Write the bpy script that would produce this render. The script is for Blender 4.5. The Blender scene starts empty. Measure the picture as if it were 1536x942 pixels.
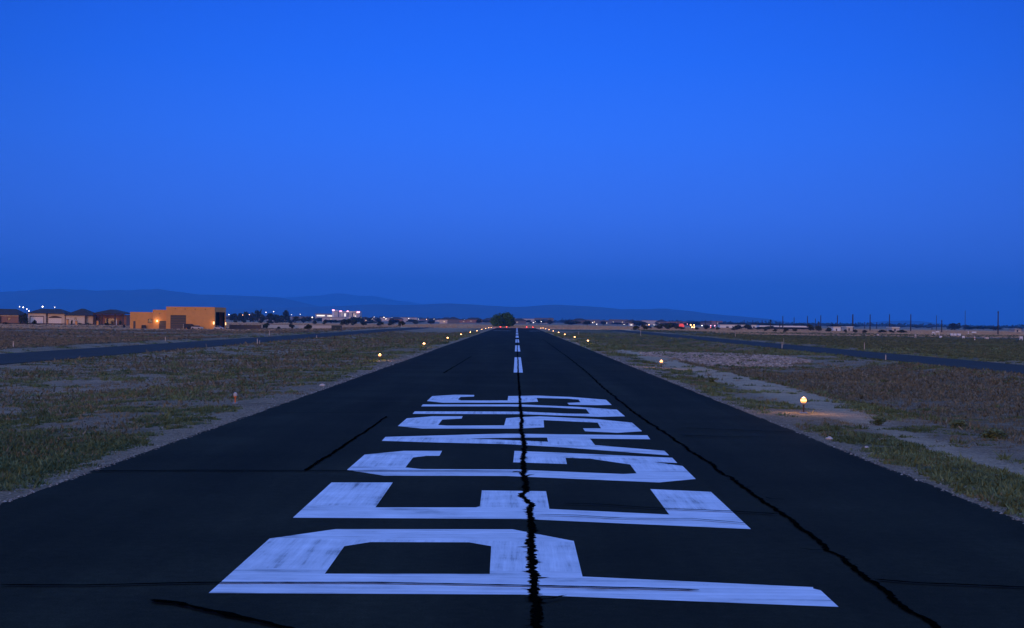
import bpy, math, random
import numpy as np
from mathutils import Vector, Matrix

random.seed(7)
rng = np.random.default_rng(7)
sc = bpy.context.scene
C = sc.collection
PI = math.pi
R = math.radians

# ------------------------------------------------------------------ camera
F = 2475.0                       # focal length in pixels of a 1536 wide frame
CAM_H = 2.8
ROLL = 0.012
Yc = Vector((7.0, 10.0, F)).normalized()                  # runway direction in camera axes (right, down, forward)
Xc = Vector((math.cos(ROLL), math.sin(ROLL), 0.0))
Xc = (Xc - Yc * Xc.dot(Yc)).normalized()
Zc = -Yc.cross(Xc)
Zc = Xc.cross(Yc)
if Zc.y > 0:
    Zc = -Zc                                              # world up points to picture top (down negative)
right_w = Vector((Xc.x, Yc.x, Zc.x))
down_w = Vector((Xc.y, Yc.y, Zc.y))
fwd_w = Vector((Xc.z, Yc.z, Zc.z))
cam_d = bpy.data.cameras.new('camera')
cam = bpy.data.objects.new('camera', cam_d)
C.objects.link(cam)
M = Matrix.Identity(4)
up_w = -down_w
back_w = -fwd_w
for i in range(3):
    M[i][0] = right_w[i]
    M[i][1] = up_w[i]
    M[i][2] = back_w[i]
M[2][3] = CAM_H
cam.matrix_world = M
cam_d.sensor_width = 36.0
cam_d.lens = F / 1536.0 * 36.0
cam_d.clip_start = 0.1
cam_d.clip_end = 90000.0
sc.camera = cam


def ray(px, py):
    d = right_w * (px - 768.0) + down_w * (py - 471.0) + fwd_w * F
    return d


# ------------------------------------------------------------------ numeric noise
def _hash(ix, iy, seed):
    n = (ix.astype(np.int64) * 374761393 + iy.astype(np.int64) * 668265263 + seed * 1442695041) & 0xFFFFFFFF
    n = ((n ^ (n >> 13)) * 1274126177) & 0xFFFFFFFF
    n = n ^ (n >> 16)
    return (n & 0xFFFF) / 65535.0


def vn(x, y, s, seed=0):
    x = np.asarray(x, float) / s
    y = np.asarray(y, float) / s
    ix = np.floor(x); iy = np.floor(y)
    fx = x - ix; fy = y - iy
    fx = fx * fx * (3 - 2 * fx); fy = fy * fy * (3 - 2 * fy)
    a = _hash(ix, iy, seed); b = _hash(ix + 1, iy, seed)
    c = _hash(ix, iy + 1, seed); d = _hash(ix + 1, iy + 1, seed)
    return (a * (1 - fx) + b * fx) * (1 - fy) + (c * (1 - fx) + d * fx) * fy


def fbm(x, y, s, seed=0, octv=4):
    t = 0; amp = 0.5; tot = 0
    for k in range(octv):
        t = t + amp * vn(x, y, s / 2 ** k, seed + 17 * k)
        tot += amp; amp *= 0.5
    return t / tot


def ss(a, b, x):
    t = np.clip((np.asarray(x, float) - a) / (b - a), 0, 1)
    return t * t * (3 - 2 * t)


RW_L, RW_R, RW_END = -7.62, 7.32, 640.0
TAXI_L = (-40.0, -31.6)
TAXI_R = (32.8, 40.4)
TAXI_Z = -0.25


def H(x, y):
    x = np.asarray(x, float); y = np.asarray(y, float)
    a = np.abs(x)
    z = -0.075 + 0.055 * ss(7.0, 7.5, a) - 0.10 * ss(8.2, 11, a)
    n = fbm(x, y, 6.0, 3, 4) - 0.5
    n2 = fbm(x, y, 26.0, 9, 3) - 0.5
    off = ss(7.6, 11, a)
    z = z + off * (0.16 * n + 0.22 * n2)
    # swale on the left
    sl = ss(11.5, 18, -x) * (1 - ss(25, 30.5, -x))
    z = z - 0.42 * sl * (0.35 + 0.65 * ss(0.35, 0.65, vn(x * 0.4, y, 55.0, 21)))
    # retention basin on the right and a second one beyond the rip-rap
    bx = ss(12.4, 15.5, x) * (1 - ss(25.5, 31.5, x))
    z = z - 0.62 * bx * ss(42, 56, y) * (1 - ss(120, 152, y))
    z = z - 0.55 * bx * ss(172, 190, y) * (1 - ss(330, 390, y))
    # taxiways are graded flat
    for (t0, t1) in (TAXI_L, TAXI_R):
        w = ss(t0 - 3.0, t0 - 0.6, x) * (1 - ss(t1 + 0.6, t1 + 3.0, x)) * (1 - ss(655, 690, y))
        z = z * (1 - w) + (TAXI_Z - 0.05) * w
    # connector strip at the end of the runway
    w = ss(592, 602, y) * (1 - ss(RW_END + 2, RW_END + 12, y)) * (1 - ss(41, 44, a)) * ss(7.2, 8.0, a)
    z = z * (1 - w) + (-0.30) * w
    # land beyond
    z = z - 0.75 * ss(44, 75, -x) - 0.35 * ss(44, 80, x)
    z = z - 0.3 * ss(640, 700, y) * (1 - ss(7, 40, a))
    z = z + 0.5 * ss(700, 1500, y) * (fbm(x, y, 220, 5, 3) - 0.5)
    return z


def hz(x, y):
    return float(H(x, y))


def hit(px, py, z=None):
    """world point where the sight line through a photograph pixel meets the ground"""
    d = ray(px, py)
    zz = 0.0 if z is None else z
    p = None
    for _ in range(12):
        t = (zz - CAM_H) / d.z
        p = Vector((d.x * t, d.y * t, zz))
        if z is not None:
            break
        zz = 0.5 * zz + 0.5 * hz(p.x, p.y)
    p.z = hz(p.x, p.y) if z is None else z
    return p


def far(px, py, dist):
    d = ray(px, py)
    t = dist / d.y
    return Vector((d.x * t, dist, CAM_H + d.z * t))


# ------------------------------------------------------------------ materials
def new_mat(name):
    m = bpy.data.materials.new(name)
    m.use_nodes = True
    nt = m.node_tree
    b = nt.nodes['Principled BSDF']
    return m, nt, b


def N(nt, kind, **kw):
    n = nt.nodes.new(kind)
    for k, v in kw.items():
        setattr(n, k, v)
    return n


def ramp(nt, fac, stops):
    r = N(nt, 'ShaderNodeValToRGB')
    el = r.color_ramp.elements
    while len(el) < len(stops):
        el.new(0.5)
    for e, (p, c) in zip(el, stops):
        e.position = p
        e.color = (c[0], c[1], c[2], 1.0) if not isinstance(c, (int, float)) else (c, c, c, 1)
    nt.links.new(fac, r.inputs[0])
    return r.outputs[0]


def noise(nt, vec, scale, detail=4, rough=0.55, sc3=None):
    if sc3 is not None:
        mp = N(nt, 'ShaderNodeMapping')
        mp.inputs['Scale'].default_value = sc3
        nt.links.new(vec, mp.inputs['Vector'])
        vec = mp.outputs[0]
    n = N(nt, 'ShaderNodeTexNoise')
    n.inputs['Scale'].default_value = scale
    n.inputs['Detail'].default_value = detail
    n.inputs['Roughness'].default_value = rough
    nt.links.new(vec, n.inputs['Vector'])
    return n.outputs['Fac']


def mixc(nt, fac, a, b):
    m = N(nt, 'ShaderNodeMix', data_type='RGBA')
    for sock, v in ((m.inputs[0], fac), (m.inputs[6], a), (m.inputs[7], b)):
        if isinstance(v, (int, float)):
            sock.default_value = v
        elif isinstance(v, tuple):
            sock.default_value = (v[0], v[1], v[2], 1)
        else:
            nt.links.new(v, sock)
    return m.outputs[2]


def math_n(nt, op, a, b=None):
    m = N(nt, 'ShaderNodeMath', operation=op)
    for s, v in ((m.inputs[0], a), (m.inputs[1], b)):
        if v is None:
            continue
        if isinstance(v, (int, float)):
            s.default_value = v
        else:
            nt.links.new(v, s)
    return m.outputs[0]


def bump(nt, bsdf, height, strength, dist=0.02):
    b = N(nt, 'ShaderNodeBump')
    b.inputs['Strength'].default_value = strength
    b.inputs['Distance'].default_value = dist
    nt.links.new(height, b.inputs['Height'])
    nt.links.new(b.outputs[0], bsdf.inputs['Normal'])


def plain(name, col, rough=0.8, var=0.12, scale=3.0, metal=0.0, spec=0.3, bmp=0.0):
    m, nt, b = new_mat(name)
    tc = N(nt, 'ShaderNodeTexCoord').outputs['Object']
    nf = noise(nt, tc, scale, 5, 0.6)
    lo = tuple(c * (1 - var) for c in col); hi = tuple(min(1, c * (1 + var)) for c in col)
    nt.links.new(ramp(nt, nf, [(0.3, lo), (0.7, hi)]), b.inputs['Base Color'])
    b.inputs['Roughness'].default_value = rough
    b.inputs['Metallic'].default_value = metal
    b.inputs['Specular IOR Level'].default_value = spec
    if bmp:
        bump(nt, b, noise(nt, tc, scale * 12, 4), bmp)
    return m


def glow(name, col, strength):
    m, nt, b = new_mat(name)
    b.inputs['Base Color'].default_value = (0.10, 0.09, 0.08, 1)
    b.inputs['Emission Color'].default_value = (*col, 1)
    b.inputs['Emission Strength'].default_value = strength
    return m


MAT = {}
# asphalt ---------------------------------------------------------------
def asphalt(name, base, var, edge):
    m, nt, b = new_mat(name)
    tc = N(nt, 'ShaderNodeTexCoord').outputs['Object']
    big = noise(nt, tc, 0.22, 5, 0.6)
    lane = noise(nt, tc, 1.0, 5, 0.6, (0.55, 0.02, 1))
    fine = noise(nt, tc, 45.0, 3, 0.7)
    f = math_n(nt, 'ADD', math_n(nt, 'MULTIPLY', big, 0.45), math_n(nt, 'MULTIPLY', lane, 0.55))
    col = ramp(nt, f, [(0.30, tuple(c * (1 - var) for c in base)), (0.52, base), (0.72, tuple(c * (1 + 1.5 * var) for c in base))])
    mid = noise(nt, tc, 6.0, 6, 0.75)
    fine = math_n(nt, 'ADD', math_n(nt, 'MULTIPLY', fine, 0.6), math_n(nt, 'MULTIPLY', mid, 0.4))
    grit = ramp(nt, fine, [(0.36, 0.5), (0.52, 1.0), (0.68, 1.7)])
    mm = N(nt, 'ShaderNodeMix', data_type='RGBA', blend_type='MULTIPLY')
    mm.inputs[0].default_value = 1.0
    nt.links.new(col, mm.inputs[6]); nt.links.new(grit, mm.inputs[7])
    nt.links.new(mm.outputs[2], b.inputs['Base Color'])
    b.inputs['Roughness'].default_value = 0.82
    b.inputs['Specular IOR Level'].default_value = edge
    bump(nt, b, noise(nt, tc, 60.0, 4, 0.7), 0.5, 0.01)
    return m


MAT['asphalt'] = asphalt('runway_asphalt', (0.0225, 0.0240, 0.0145), 0.50, 0.015)
MAT['taxi'] = asphalt('taxiway_asphalt', (0.048, 0.042, 0.026), 0.25, 0.08)
MAT['tar'] = plain('crack_sealant', (0.0016, 0.0016, 0.0012), 1.0, 0.2, 8.0, spec=0.0)

# road paint ------------------------------------------------------------
def paint_mat():
    m, nt, b = new_mat('runway_paint')
    tc = N(nt, 'ShaderNodeTexCoord').outputs['Object']
    sx = noise(nt, tc, 1.0, 6, 0.75, (0.20, 7.0, 1))
    sy = noise(nt, tc, 1.0, 6, 0.75, (7.0, 0.22, 1))
    blot = noise(nt, tc, 1.3, 5, 0.6)
    sp = N(nt, 'ShaderNodeSeparateXYZ'); nt.links.new(tc, sp.inputs[0])
    st = [(0.0, 0.0)]
    for a_, b_ in ((861, 814), (761.5, 724), (703, 684), (668, 658), (638.5, 629), (620.5, 611), (601, 596)):
        st += [(hit(700, a_, 0.0).y / 80, 1.0), (hit(700, b_, 0.0).y / 80, 0.0)]
    rm = N(nt, 'ShaderNodeValToRGB'); rm.color_ramp.interpolation = 'CONSTANT'
    el = rm.color_ramp.elements
    while len(el) < len(st): el.new(0.5)
    for e_, (p_, v_) in zip(el, st):
        e_.position = p_; e_.color = (v_, v_, v_, 1)
    nt.links.new(math_n(nt, 'MULTIPLY', sp.outputs[1], 1 / 80), rm.inputs[0])
    stroke = mixc(nt, rm.outputs[0], sx, sy)
    f = math_n(nt, 'ADD', math_n(nt, 'MULTIPLY', stroke, 0.62), math_n(nt, 'MULTIPLY', blot, 0.38))
    col = ramp(nt, f, [(0.36, (0.24, 0.25, 0.25)), (0.45, (0.63, 0.64, 0.63)), (0.53, (0.76, 0.76, 0.75)), (0.64, (0.92, 0.92, 0.91))])
    chip = noise(nt, tc, 9.0, 8, 0.8)
    cf = ramp(nt, chip, [(0.30, 1.0), (0.36, 0.0)])
    col2 = mixc(nt, cf, col, (0.10, 0.11, 0.11))
    nt.links.new(col2, b.inputs['Base Color'])
    b.inputs['Roughness'].default_value = 0.7
    b.inputs['Specular IOR Level'].default_value = 0.2
    bump(nt, b, noise(nt, tc, 60.0, 4, 0.7), 0.35, 0.01)
    return m


MAT['paint'] = paint_mat()

# ground ----------------------------------------------------------------
def ground_mat():
    m, nt, b = new_mat('desert_ground')
    tc = N(nt, 'ShaderNodeTexCoord').outputs['Object']
    at = N(nt, 'ShaderNodeAttribute', attribute_name='zone')
    sp = N(nt, 'ShaderNodeSeparateColor')
    nt.links.new(at.outputs['Color'], sp.inputs[0])
    green, dry, pale = sp.outputs[0], sp.outputs[1], sp.outputs[2]
    n_a = noise(nt, tc, 0.55, 7, 0.68)
    n_b = noise(nt, tc, 2.3, 8, 0.78)
    n_c = noise(nt, tc, 16.0, 4, 0.7)
    n_far = noise(nt, tc, 0.02, 5, 0.6, (1.0, 0.35, 1))
    dirt = ramp(nt, n_b, [(0.30, (0.125, 0.092, 0.056)), (0.5, (0.235, 0.168, 0.092)), (0.70, (0.37, 0.255, 0.140))])
    palec = ramp(nt, n_b, [(0.3, (0.36, 0.25, 0.14)), (0.7, (0.64, 0.44, 0.24))])
    dryc = ramp(nt, n_b, [(0.3, (0.095, 0.068, 0.030)), (0.55, (0.17, 0.120, 0.052)), (0.75, (0.25, 0.175, 0.078))])
    grc = ramp(nt, n_b, [(0.3, (0.040, 0.052, 0.022)), (0.55, (0.080, 0.088, 0.036)), (0.8, (0.125, 0.128, 0.052))])
    c = mixc(nt, pale, dirt, palec)
    stub = N(nt, 'ShaderNodeAttribute', attribute_name='stubble')
    c = mixc(nt, stub.outputs['Fac'], c, ramp(nt, n_b, [(0.3, (0.62, 0.39, 0.15)), (0.7, (0.84, 0.56, 0.25))]))
    # patchy masks: zone value + noise decides
    def mask(zone, nz, lo, hi):
        s = math_n(nt, 'ADD', zone, nz)
        return ramp(nt, math_n(nt, 'MULTIPLY', s, 0.5), [(lo, 0.0), (hi, 1.0)])
    c = mixc(nt, mask(dry, n_a, 0.46, 0.58), c, dryc)
    mix2 = math_n(nt, 'ADD', math_n(nt, 'MULTIPLY', n_a, 0.6), math_n(nt, 'MULTIPLY', n_b, 0.4))
    c = mixc(nt, mask(green, mix2, 0.47, 0.57), c, grc)
    # fine grit
    g = ramp(nt, n_c, [(0.32, 0.45), (0.5, 1.0), (0.68, 1.5)])
    mm = N(nt, 'ShaderNodeMix', data_type='RGBA', blend_type='MULTIPLY')
    mm.inputs[0].default_value = 1.0
    nt.links.new(c, mm.inputs[6]); nt.links.new(g, mm.inputs[7])
    fr = ramp(nt, n_far, [(0.3, 0.72), (0.55, 1.0), (0.75, 1.2)])
    m3 = N(nt, 'ShaderNodeMix', data_type='RGBA', blend_type='MULTIPLY')
    m3.inputs[0].default_value = 1.0
    nt.links.new(mm.outputs[2], m3.inputs[6]); nt.links.new(fr, m3.inputs[7])
    nt.links.new(m3.outputs[2], b.inputs['Base Color'])
    b.inputs['Roughness'].default_value = 0.95
    b.inputs['Specular IOR Level'].default_value = 0.08
    h = math_n(nt, 'ADD', math_n(nt, 'MULTIPLY', n_b, 0.7), math_n(nt, 'MULTIPLY', n_c, 0.3))
    bump(nt, b, h, 0.9, 0.16)
    return m


MAT['ground'] = ground_mat()


def leaf_mat(name, lo, hi):
    m, nt, b = new_mat(name)
    at = N(nt, 'ShaderNodeAttribute', attribute_name='tint')
    sp = N(nt, 'ShaderNodeSeparateColor')
    nt.links.new(at.outputs['Color'], sp.inputs[0])
    nt.links.new(mixc(nt, sp.outputs[0], lo, hi), b.inputs['Base Color'])
    b.inputs['Roughness'].default_value = 0.8
    b.inputs['Specular IOR Level'].default_value = 0.1
    return m


MAT['weed'] = leaf_mat('weed_leaf', (0.052, 0.080, 0.034), (0.165, 0.205, 0.084))
MAT['straw'] = leaf_mat('dry_stalk', (0.115, 0.098, 0.052), (0.26, 0.21, 0.105))
MAT['leaf'] = leaf_mat('mesquite_leaf', (0.022, 0.026, 0.005), (0.070, 0.070, 0.014))
MAT['leaf2'] = leaf_mat('green_tree_leaf', (0.008, 0.018, 0.002), (0.085, 0.16, 0.016))
MAT['farleaf'] = leaf_mat('far_tree_leaf', (0.018, 0.020, 0.006), (0.060, 0.058, 0.016))
MAT['bark'] = plain('bark', (0.09, 0.06, 0.03), 0.95, 0.3, 4.0)
MAT['rock'] = leaf_mat('riprap_stone', (0.14, 0.11, 0.075), (0.52, 0.40, 0.28))
MAT['rock'].node_tree.nodes['Principled BSDF'].inputs['Roughness'].default_value = 0.95
MAT['stucco'] = plain('orange_stucco', (0.72, 0.30, 0.070), 0.92, 0.07, 0.8, bmp=0.2)
MAT['stucco2'] = plain('brown_stucco', (0.30, 0.15, 0.085), 0.92, 0.08, 0.8)
MAT['cream'] = plain('cream_stucco', (0.68, 0.52, 0.36), 0.92, 0.06, 0.8)
MAT['cream2'] = plain('pale_garage_door', (0.84, 0.70, 0.58), 0.7, 0.04, 2.0)
MAT['roof'] = plain('dark_roof_tile', (0.050, 0.038, 0.030), 0.9, 0.25, 2.0)
MAT['trim'] = plain('dark_trim', (0.09, 0.05, 0.03), 0.8)
MAT['dark'] = plain('dark_paint', (0.020, 0.018, 0.014), 0.6)
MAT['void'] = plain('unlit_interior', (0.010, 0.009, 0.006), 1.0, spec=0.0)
MAT['gdoor'] = plain('brown_garage_door', (0.10, 0.075, 0.050), 0.7, 0.08, 3.0)
MAT['glass'] = plain('dark_window_glass', (0.012, 0.013, 0.016), 0.12, spec=0.5)
MAT['white'] = plain('white_paint', (0.74, 0.72, 0.68), 0.6, 0.05)
MAT['offwhite'] = plain('off_white_plaster', (0.52, 0.45, 0.37), 0.85, 0.10, 0.3)
MAT['grey'] = plain('grey_paint', (0.16, 0.13, 0.10), 0.8, 0.1)
MAT['steel'] = plain('galvanised_steel', (0.30, 0.28, 0.25), 0.5, metal=0.4)
MAT['orange'] = plain('orange_plastic', (0.70, 0.16, 0.03), 0.5)
MAT['pole'] = plain('creosoted_pole', (0.045, 0.030, 0.018), 0.95)
MAT['block'] = plain('block_wall', (0.10, 0.072, 0.055), 0.95, 0.12, 0.5)
MAT['rubber'] = plain('black_rubber', (0.012, 0.012, 0.012), 0.85)
MAT['cabinet'] = plain('slate_grey_cabinet', (0.020, 0.036, 0.036), 0.6)
MAT['lamp_amber'] = glow('lit_amber_lamp', (1.0, 0.44, 0.14), 18.0)
MAT['lamp_rim'] = glow('amber_lamp_rim', (1.0, 0.34, 0.09), 1.5)
MAT['lamp_near'] = glow('warm_amber_lamp', (1.0, 0.42, 0.14), 4.5)
MAT['red_rim'] = glow('red_lamp_rim', (1.0, 0.03, 0.03), 3.0)
MAT['lamp_white'] = glow('lit_white_lamp', (1.0, 0.90, 0.80), 7.0)
MAT['lamp_red'] = glow('lit_red_lamp', (1.0, 0.035, 0.035), 16.0)
MAT['lamp_pink'] = glow('lit_pink_lamp', (1.0, 0.35, 0.50), 5.0)
MAT['sconce'] = glow('lit_sconce', (1.0, 0.60, 0.26), 2.2)
MAT['win_warm'] = glow('lit_window_warm', (1.0, 0.66, 0.40), 0.8)
MAT['win_white'] = glow('lit_window_white', (1.0, 0.90, 0.80), 1.5)
MAT['win_dim'] = glow('lit_window_dim', (1.0, 0.75, 0.62), 0.35)
MAT['sign_red'] = glow('lit_red_sign', (1.0, 0.04, 0.03), 0.75)
MAT['lamp_off'] = plain('unlit_lamp_glass', (0.55, 0.48, 0.40), 0.25, spec=0.5)


# ------------------------------------------------------------------ mesh builder
class MB:
    def __init__(self):
        self.v = []; self.f = []; self.m = []; self.mats = []

    def slot(self, mat):
        if mat not in self.mats:
            self.mats.append(mat)
        return self.mats.index(mat)

    def face(self, pts, mat=0):
        b = len(self.v)
        self.v.extend([tuple(p) for p in pts])
        self.f.append(tuple(range(b, b + len(pts))))
        self.m.append(mat)

    def box(self, x0, x1, y0, y1, z0, z1, mat=0, taper=0.0):
        b = len(self.v)
        t = taper
        self.v += [(x0, y0, z0), (x1, y0, z0), (x1, y1, z0), (x0, y1, z0),
                   (x0 + t, y0 + t, z1), (x1 - t, y0 + t, z1), (x1 - t, y1 - t, z1), (x0 + t, y1 - t, z1)]
        for q in ((3, 2, 1, 0), (4, 5, 6, 7), (0, 1, 5, 4), (1, 2, 6, 5), (2, 3, 7, 6), (3, 0, 4, 7)):
            self.f.append(tuple(b + i for i in q)); self.m.append(mat)
        return self

    def tube(self, pts, rads, n=8, mat=0, cap=True):
        b = len(self.v)
        pts = [Vector(p) for p in pts]
        for i, (p, r) in enumerate(zip(pts, rads)):
            d = (pts[min(i + 1, len(pts) - 1)] - pts[max(i - 1, 0)])
            if d.length < 1e-9:
                d = Vector((0, 0, 1))
            d.normalize()
            u = d.cross(Vector((0, 1, 0)) if abs(d.y) < 0.9 else Vector((1, 0, 0))).normalized()
            w = d.cross(u)
            for k in range(n):
                a = 2 * PI * k / n
                self.v.append(tuple(p + (u * math.cos(a) + w * math.sin(a)) * r))
        for i in range(len(pts) - 1):
            for k in range(n):
                k2 = (k + 1) % n
                self.f.append((b + i * n + k, b + i * n + k2, b + (i + 1) * n + k2, b + (i + 1) * n + k)); self.m.append(mat)
        if cap:
            self.f.append(tuple(b + k for k in reversed(range(n)))); self.m.append(mat)
            e = b + (len(pts) - 1) * n
            self.f.append(tuple(e + k for k in range(n))); self.m.append(mat)
        return self

    def lathe(self, prof, n=12, mat=0, c=(0, 0, 0)):
        return self.tube([(c[0], c[1], c[2] + z) for r, z in prof], [r for r, z in prof], n, mat)

    def prism(self, poly, axis, a, b_, mat=0):
        """extrude a 2-D outline; axis 'y': outline is (x,z); axis 'x': outline is (y,z)"""
        b = len(self.v); n = len(poly)
        for t in (a, b_):
            for (p, q) in poly:
                self.v.append((p, t, q) if axis == 'y' else ((t, p, q) if axis == 'x' else (p, q, t)))
        for k in range(n):
            k2 = (k + 1) % n
            self.f.append((b + k, b + k2, b + n + k2, b + n + k)); self.m.append(mat)
        self.f.append(tuple(b + k for k in reversed(range(n)))); self.m.append(mat)
        self.f.append(tuple(b + n + k for k in range(n))); self.m.append(mat)
        return self

    def hip(self, x0, x1, y0, y1, z0, z1, th=0.18, mat=0, inset=None):
        """hip roof with a fascia"""
        self.box(x0, x1, y0, y1, z0, z0 + th, mat)
        b = len(self.v)
        dx = x1 - x0; dy = y1 - y0
        ins = min(dx, dy) / 2 if inset is None else inset
        z0 += th + 0.002
        if dx >= dy:
            r = [(x0 + ins, (y0 + y1) / 2, z1), (x1 - ins, (y0 + y1) / 2, z1)]
            fs = ((0, 1, 5, 4), (1, 2, 5), (2, 3, 4, 5), (3, 0, 4))
        else:
            r = [((x0 + x1) / 2, y0 + ins, z1), ((x0 + x1) / 2, y1 - ins, z1)]
            fs = ((0, 1, 4), (1, 2, 5, 4), (2, 3, 5), (3, 0, 4, 5))
        self.v += [(x0, y0, z0), (x1, y0, z0), (x1, y1, z0), (x0, y1, z0)] + r
        for q in fs:
            self.f.append(tuple(b + i for i in q)); self.m.append(mat)
        return self

    def build(self, name, mats, parent=None, smooth=False):
        me = bpy.data.meshes.new(name)
        me.from_pydata(self.v, [], self.f)
        if not isinstance(mats, (list, tuple)):
            mats = [mats]
        for m in mats:
            me.materials.append(m)
        me.polygons.foreach_set('material_index', self.m)
        if smooth:
            me.polygons.foreach_set('use_smooth', [True] * len(me.polygons))
        me.update()
        o = bpy.data.objects.new(name, me)
        C.objects.link(o)
        if parent is not None:
            o.parent = parent
        return o


def mesh_np(name, verts, faces, mat, tint=None, parent=None):
    """verts (n,3), faces (m,k) arrays"""
    me = bpy.data.meshes.new(name)
    n = len(verts); m, k = faces.shape
    me.vertices.add(n)
    me.vertices.foreach_set('co', np.asarray(verts, np.float32).ravel())
    me.loops.add(m * k)
    me.loops.foreach_set('vertex_index', faces.astype(np.int32).ravel())
    me.polygons.add(m)
    me.polygons.foreach_set('loop_start', np.arange(0, m * k, k, dtype=np.int32))
    me.update(calc_edges=True)
    me.validate()
    if tint is not None:
        ca = me.color_attributes.new(tint[0], 'FLOAT_COLOR', 'POINT')
        ca.data.foreach_set('color', np.asarray(tint[1], np.float32).ravel())
    me.materials.append(mat)
    o = bpy.data.objects.new(name, me)
    C.objects.link(o)
    if parent is not None:
        o.parent = parent
    return o


def tag(o, label, cat, group=None, kind=None):
    o['label'] = label
    o['category'] = cat
    if group:
        o['group'] = group
    if kind:
        o['kind'] = kind
    return o


def thing(name, label, cat, loc, rz=0.0, group=None):
    o = bpy.data.objects.new(name, None)
    o.empty_display_size = 0.3
    C.objects.link(o)
    o.location = loc
    o.rotation_euler = (0, 0, rz)
    return tag(o, label, cat, group)


def structure(o, label=None, cat=None):
    o['kind'] = 'structure'
    if label:
        o['label'] = label
    if cat:
        o['category'] = cat
    return o


def dup(root, loc, rz=0.0, scale=None, label=None, group=None):
    r = root.copy(); C.objects.link(r)
    r.location = loc; r.rotation_euler = (0, 0, rz)
    if scale is not None:
        r.scale = scale
    if label: r['label'] = label
    if group: r['group'] = group
    for ch in root.children:
        c = ch.copy(); C.objects.link(c); c.parent = r
        for g in ch.children:
            d = g.copy(); C.objects.link(d); d.parent = c
    return r


# ------------------------------------------------------------------ ground sheet
def axis_x():
    dense = list(np.arange(-46, 46.01, 0.5))
    out = []; s = 0.6; x = 46.0
    while x < 14000:
        s *= 1.10; x += s; out.append(x)
    return np.array([-v for v in reversed(out)] + dense + out)


def axis_y():
    out = [-1500, -900, -500, -250, -120, -60, -30, -15, -5, 3, 8]
    y = 10.0
    while y < 720:
        y += max(0.45, y * 0.0095); out.append(y)
    while y < 23500:
        y *= 1.035; out.append(y)
    return np.array(out)


def zones(x, y):
    """weed, dry grass and pale dirt masks: how much of each grows at a place"""
    a = np.abs(x)
    nb = fbm(x, y, 9.0, 31, 4)
    ns = fbm(x * 1.0, y * 0.5, 4.0, 41, 4)
    nl = fbm(x, y * 0.6, 34.0, 51, 3)
    # left verge
    L = x < 0
    strip = np.where(x < 0, ss(7.8, 8.9, a), ss(7.4, 8.0, a))
    g_left = strip * (0.27 + 0.26 * ss(0.4, 0.62, nl) + 0.40 * (nb - 0.5)) * (1 - 0.35 * ss(25, 31, a))
    g_left = g_left + 0.16 * (1 - ss(14, 20, a)) * strip
    pc = 10.0 + 1.35 * ss(35, 75, y) + 0.25 * (vn(y, 3.0, 14.0, 61) - 0.5)
    hw = 0.55 + 1.0 * ss(40, 75, y)
    path = (1 - ss(hw * 0.45, hw * 1.35, np.abs(x - pc))) * (1 - ss(150, 185, y))
    g_right = strip * (1 - 0.95 * path) * (0.45 + 0.95 * (nb - 0.5) + 0.55 * (ns - 0.5))
    basin = ss(12.6, 14.5, x) * (1 - ss(27, 31, x)) * ss(40, 55, y) * (1 - ss(118, 140, y))
    g_right = g_right * (1 - 0.75 * basin)
    rim = np.exp(-((x - 13.2) / 0.7) ** 2) * ss(40, 60, y) * (1 - ss(120, 135, y))
    g_right = g_right + 0.45 * rim
    b2 = ss(10, 13, x) * (1 - ss(29, 31.5, x)) * ss(160, 175, y)
    g_right = g_right + 0.20 * b2 * ss(0.42, 0.6, nl)
    g = np.where(L, g_left, g_right)
    beyond_taxi = ss(41, 44, a)
    g = g * (1 - beyond_taxi) + beyond_taxi * np.where(L, 0.20 + 0.30 * (nl - 0.5), 0.56 + 0.4 * (nl - 0.5))
    g = g * (1 - ss(540, 620, y)) + ss(1150, 1400, y) * 0.30
    d = 0.30 + 0.5 * (nl - 0.5) + 0.3 * (nb - 0.5)
    d = d + 0.30 * basin + 0.35 * b2
    d = np.where(L, d + 0.10 * ss(14, 18, a), d)
    d = d * strip
    d = d * (1 - ss(560, 620, y)) + ss(560, 640, y) * 0.12
    p = 0.30 + 0.9 * (nb - 0.5)
    p = p + 0.75 * path
    d = d * (1 - 0.9 * path)
    p = p + 0.05 * (1 - ss(7.9, 8.5, a))
    p = p - 0.15 * basin
    p = p + 1.0 * ss(560, 640, y) * (1 - ss(1150, 1350, y)) + 0.5 * L * ss(46, 60, a) * ss(420, 500, y) * (1 - ss(1150, 1350, y))
    return np.clip(g, 0, 1), np.clip(d, 0, 1), np.clip(p, 0, 1)


xs = axis_x(); ys = axis_y()
GX, GY = np.meshgrid(xs, ys)
GZ = H(GX, GY)
zg, zd, zp = zones(GX, GY)
nx, ny = len(xs), len(ys)
verts = np.stack([GX.ravel(), GY.ravel(), GZ.ravel()], 1)
ii = np.arange(nx * ny).reshape(ny, nx)
quads = np.stack([ii[:-1, :-1].ravel(), ii[:-1, 1:].ravel(), ii[1:, 1:].ravel(), ii[1:, :-1].ravel()], 1)
col = np.stack([zg.ravel(), zd.ravel(), zp.ravel(), np.ones(nx * ny)], 1)
ground = mesh_np('ground', verts, quads, MAT['ground'], ('zone', col))
ground.data.polygons.foreach_set('use_smooth', [True] * len(ground.data.polygons))
fa = ground.data.attributes.new('stubble', 'FLOAT', 'POINT')
stub = ss(575, 650, GY + 10 * (fbm(GX, GY, 60, 2, 3) - .5)) * (1 - ss(1150, 1350, GY))
stub = np.maximum(stub, 0.55 * ss(48, 62, -GX) * ss(430, 500, GY) * (1 - ss(1150, 1350, GY)))
fa.data.foreach_set('value', (stub * (0.75 + 0.5 * (fbm(GX, GY, 45, 4, 3) - .3))).clip(0, 1).ravel().astype(np.float32))
structure(ground)

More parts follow.
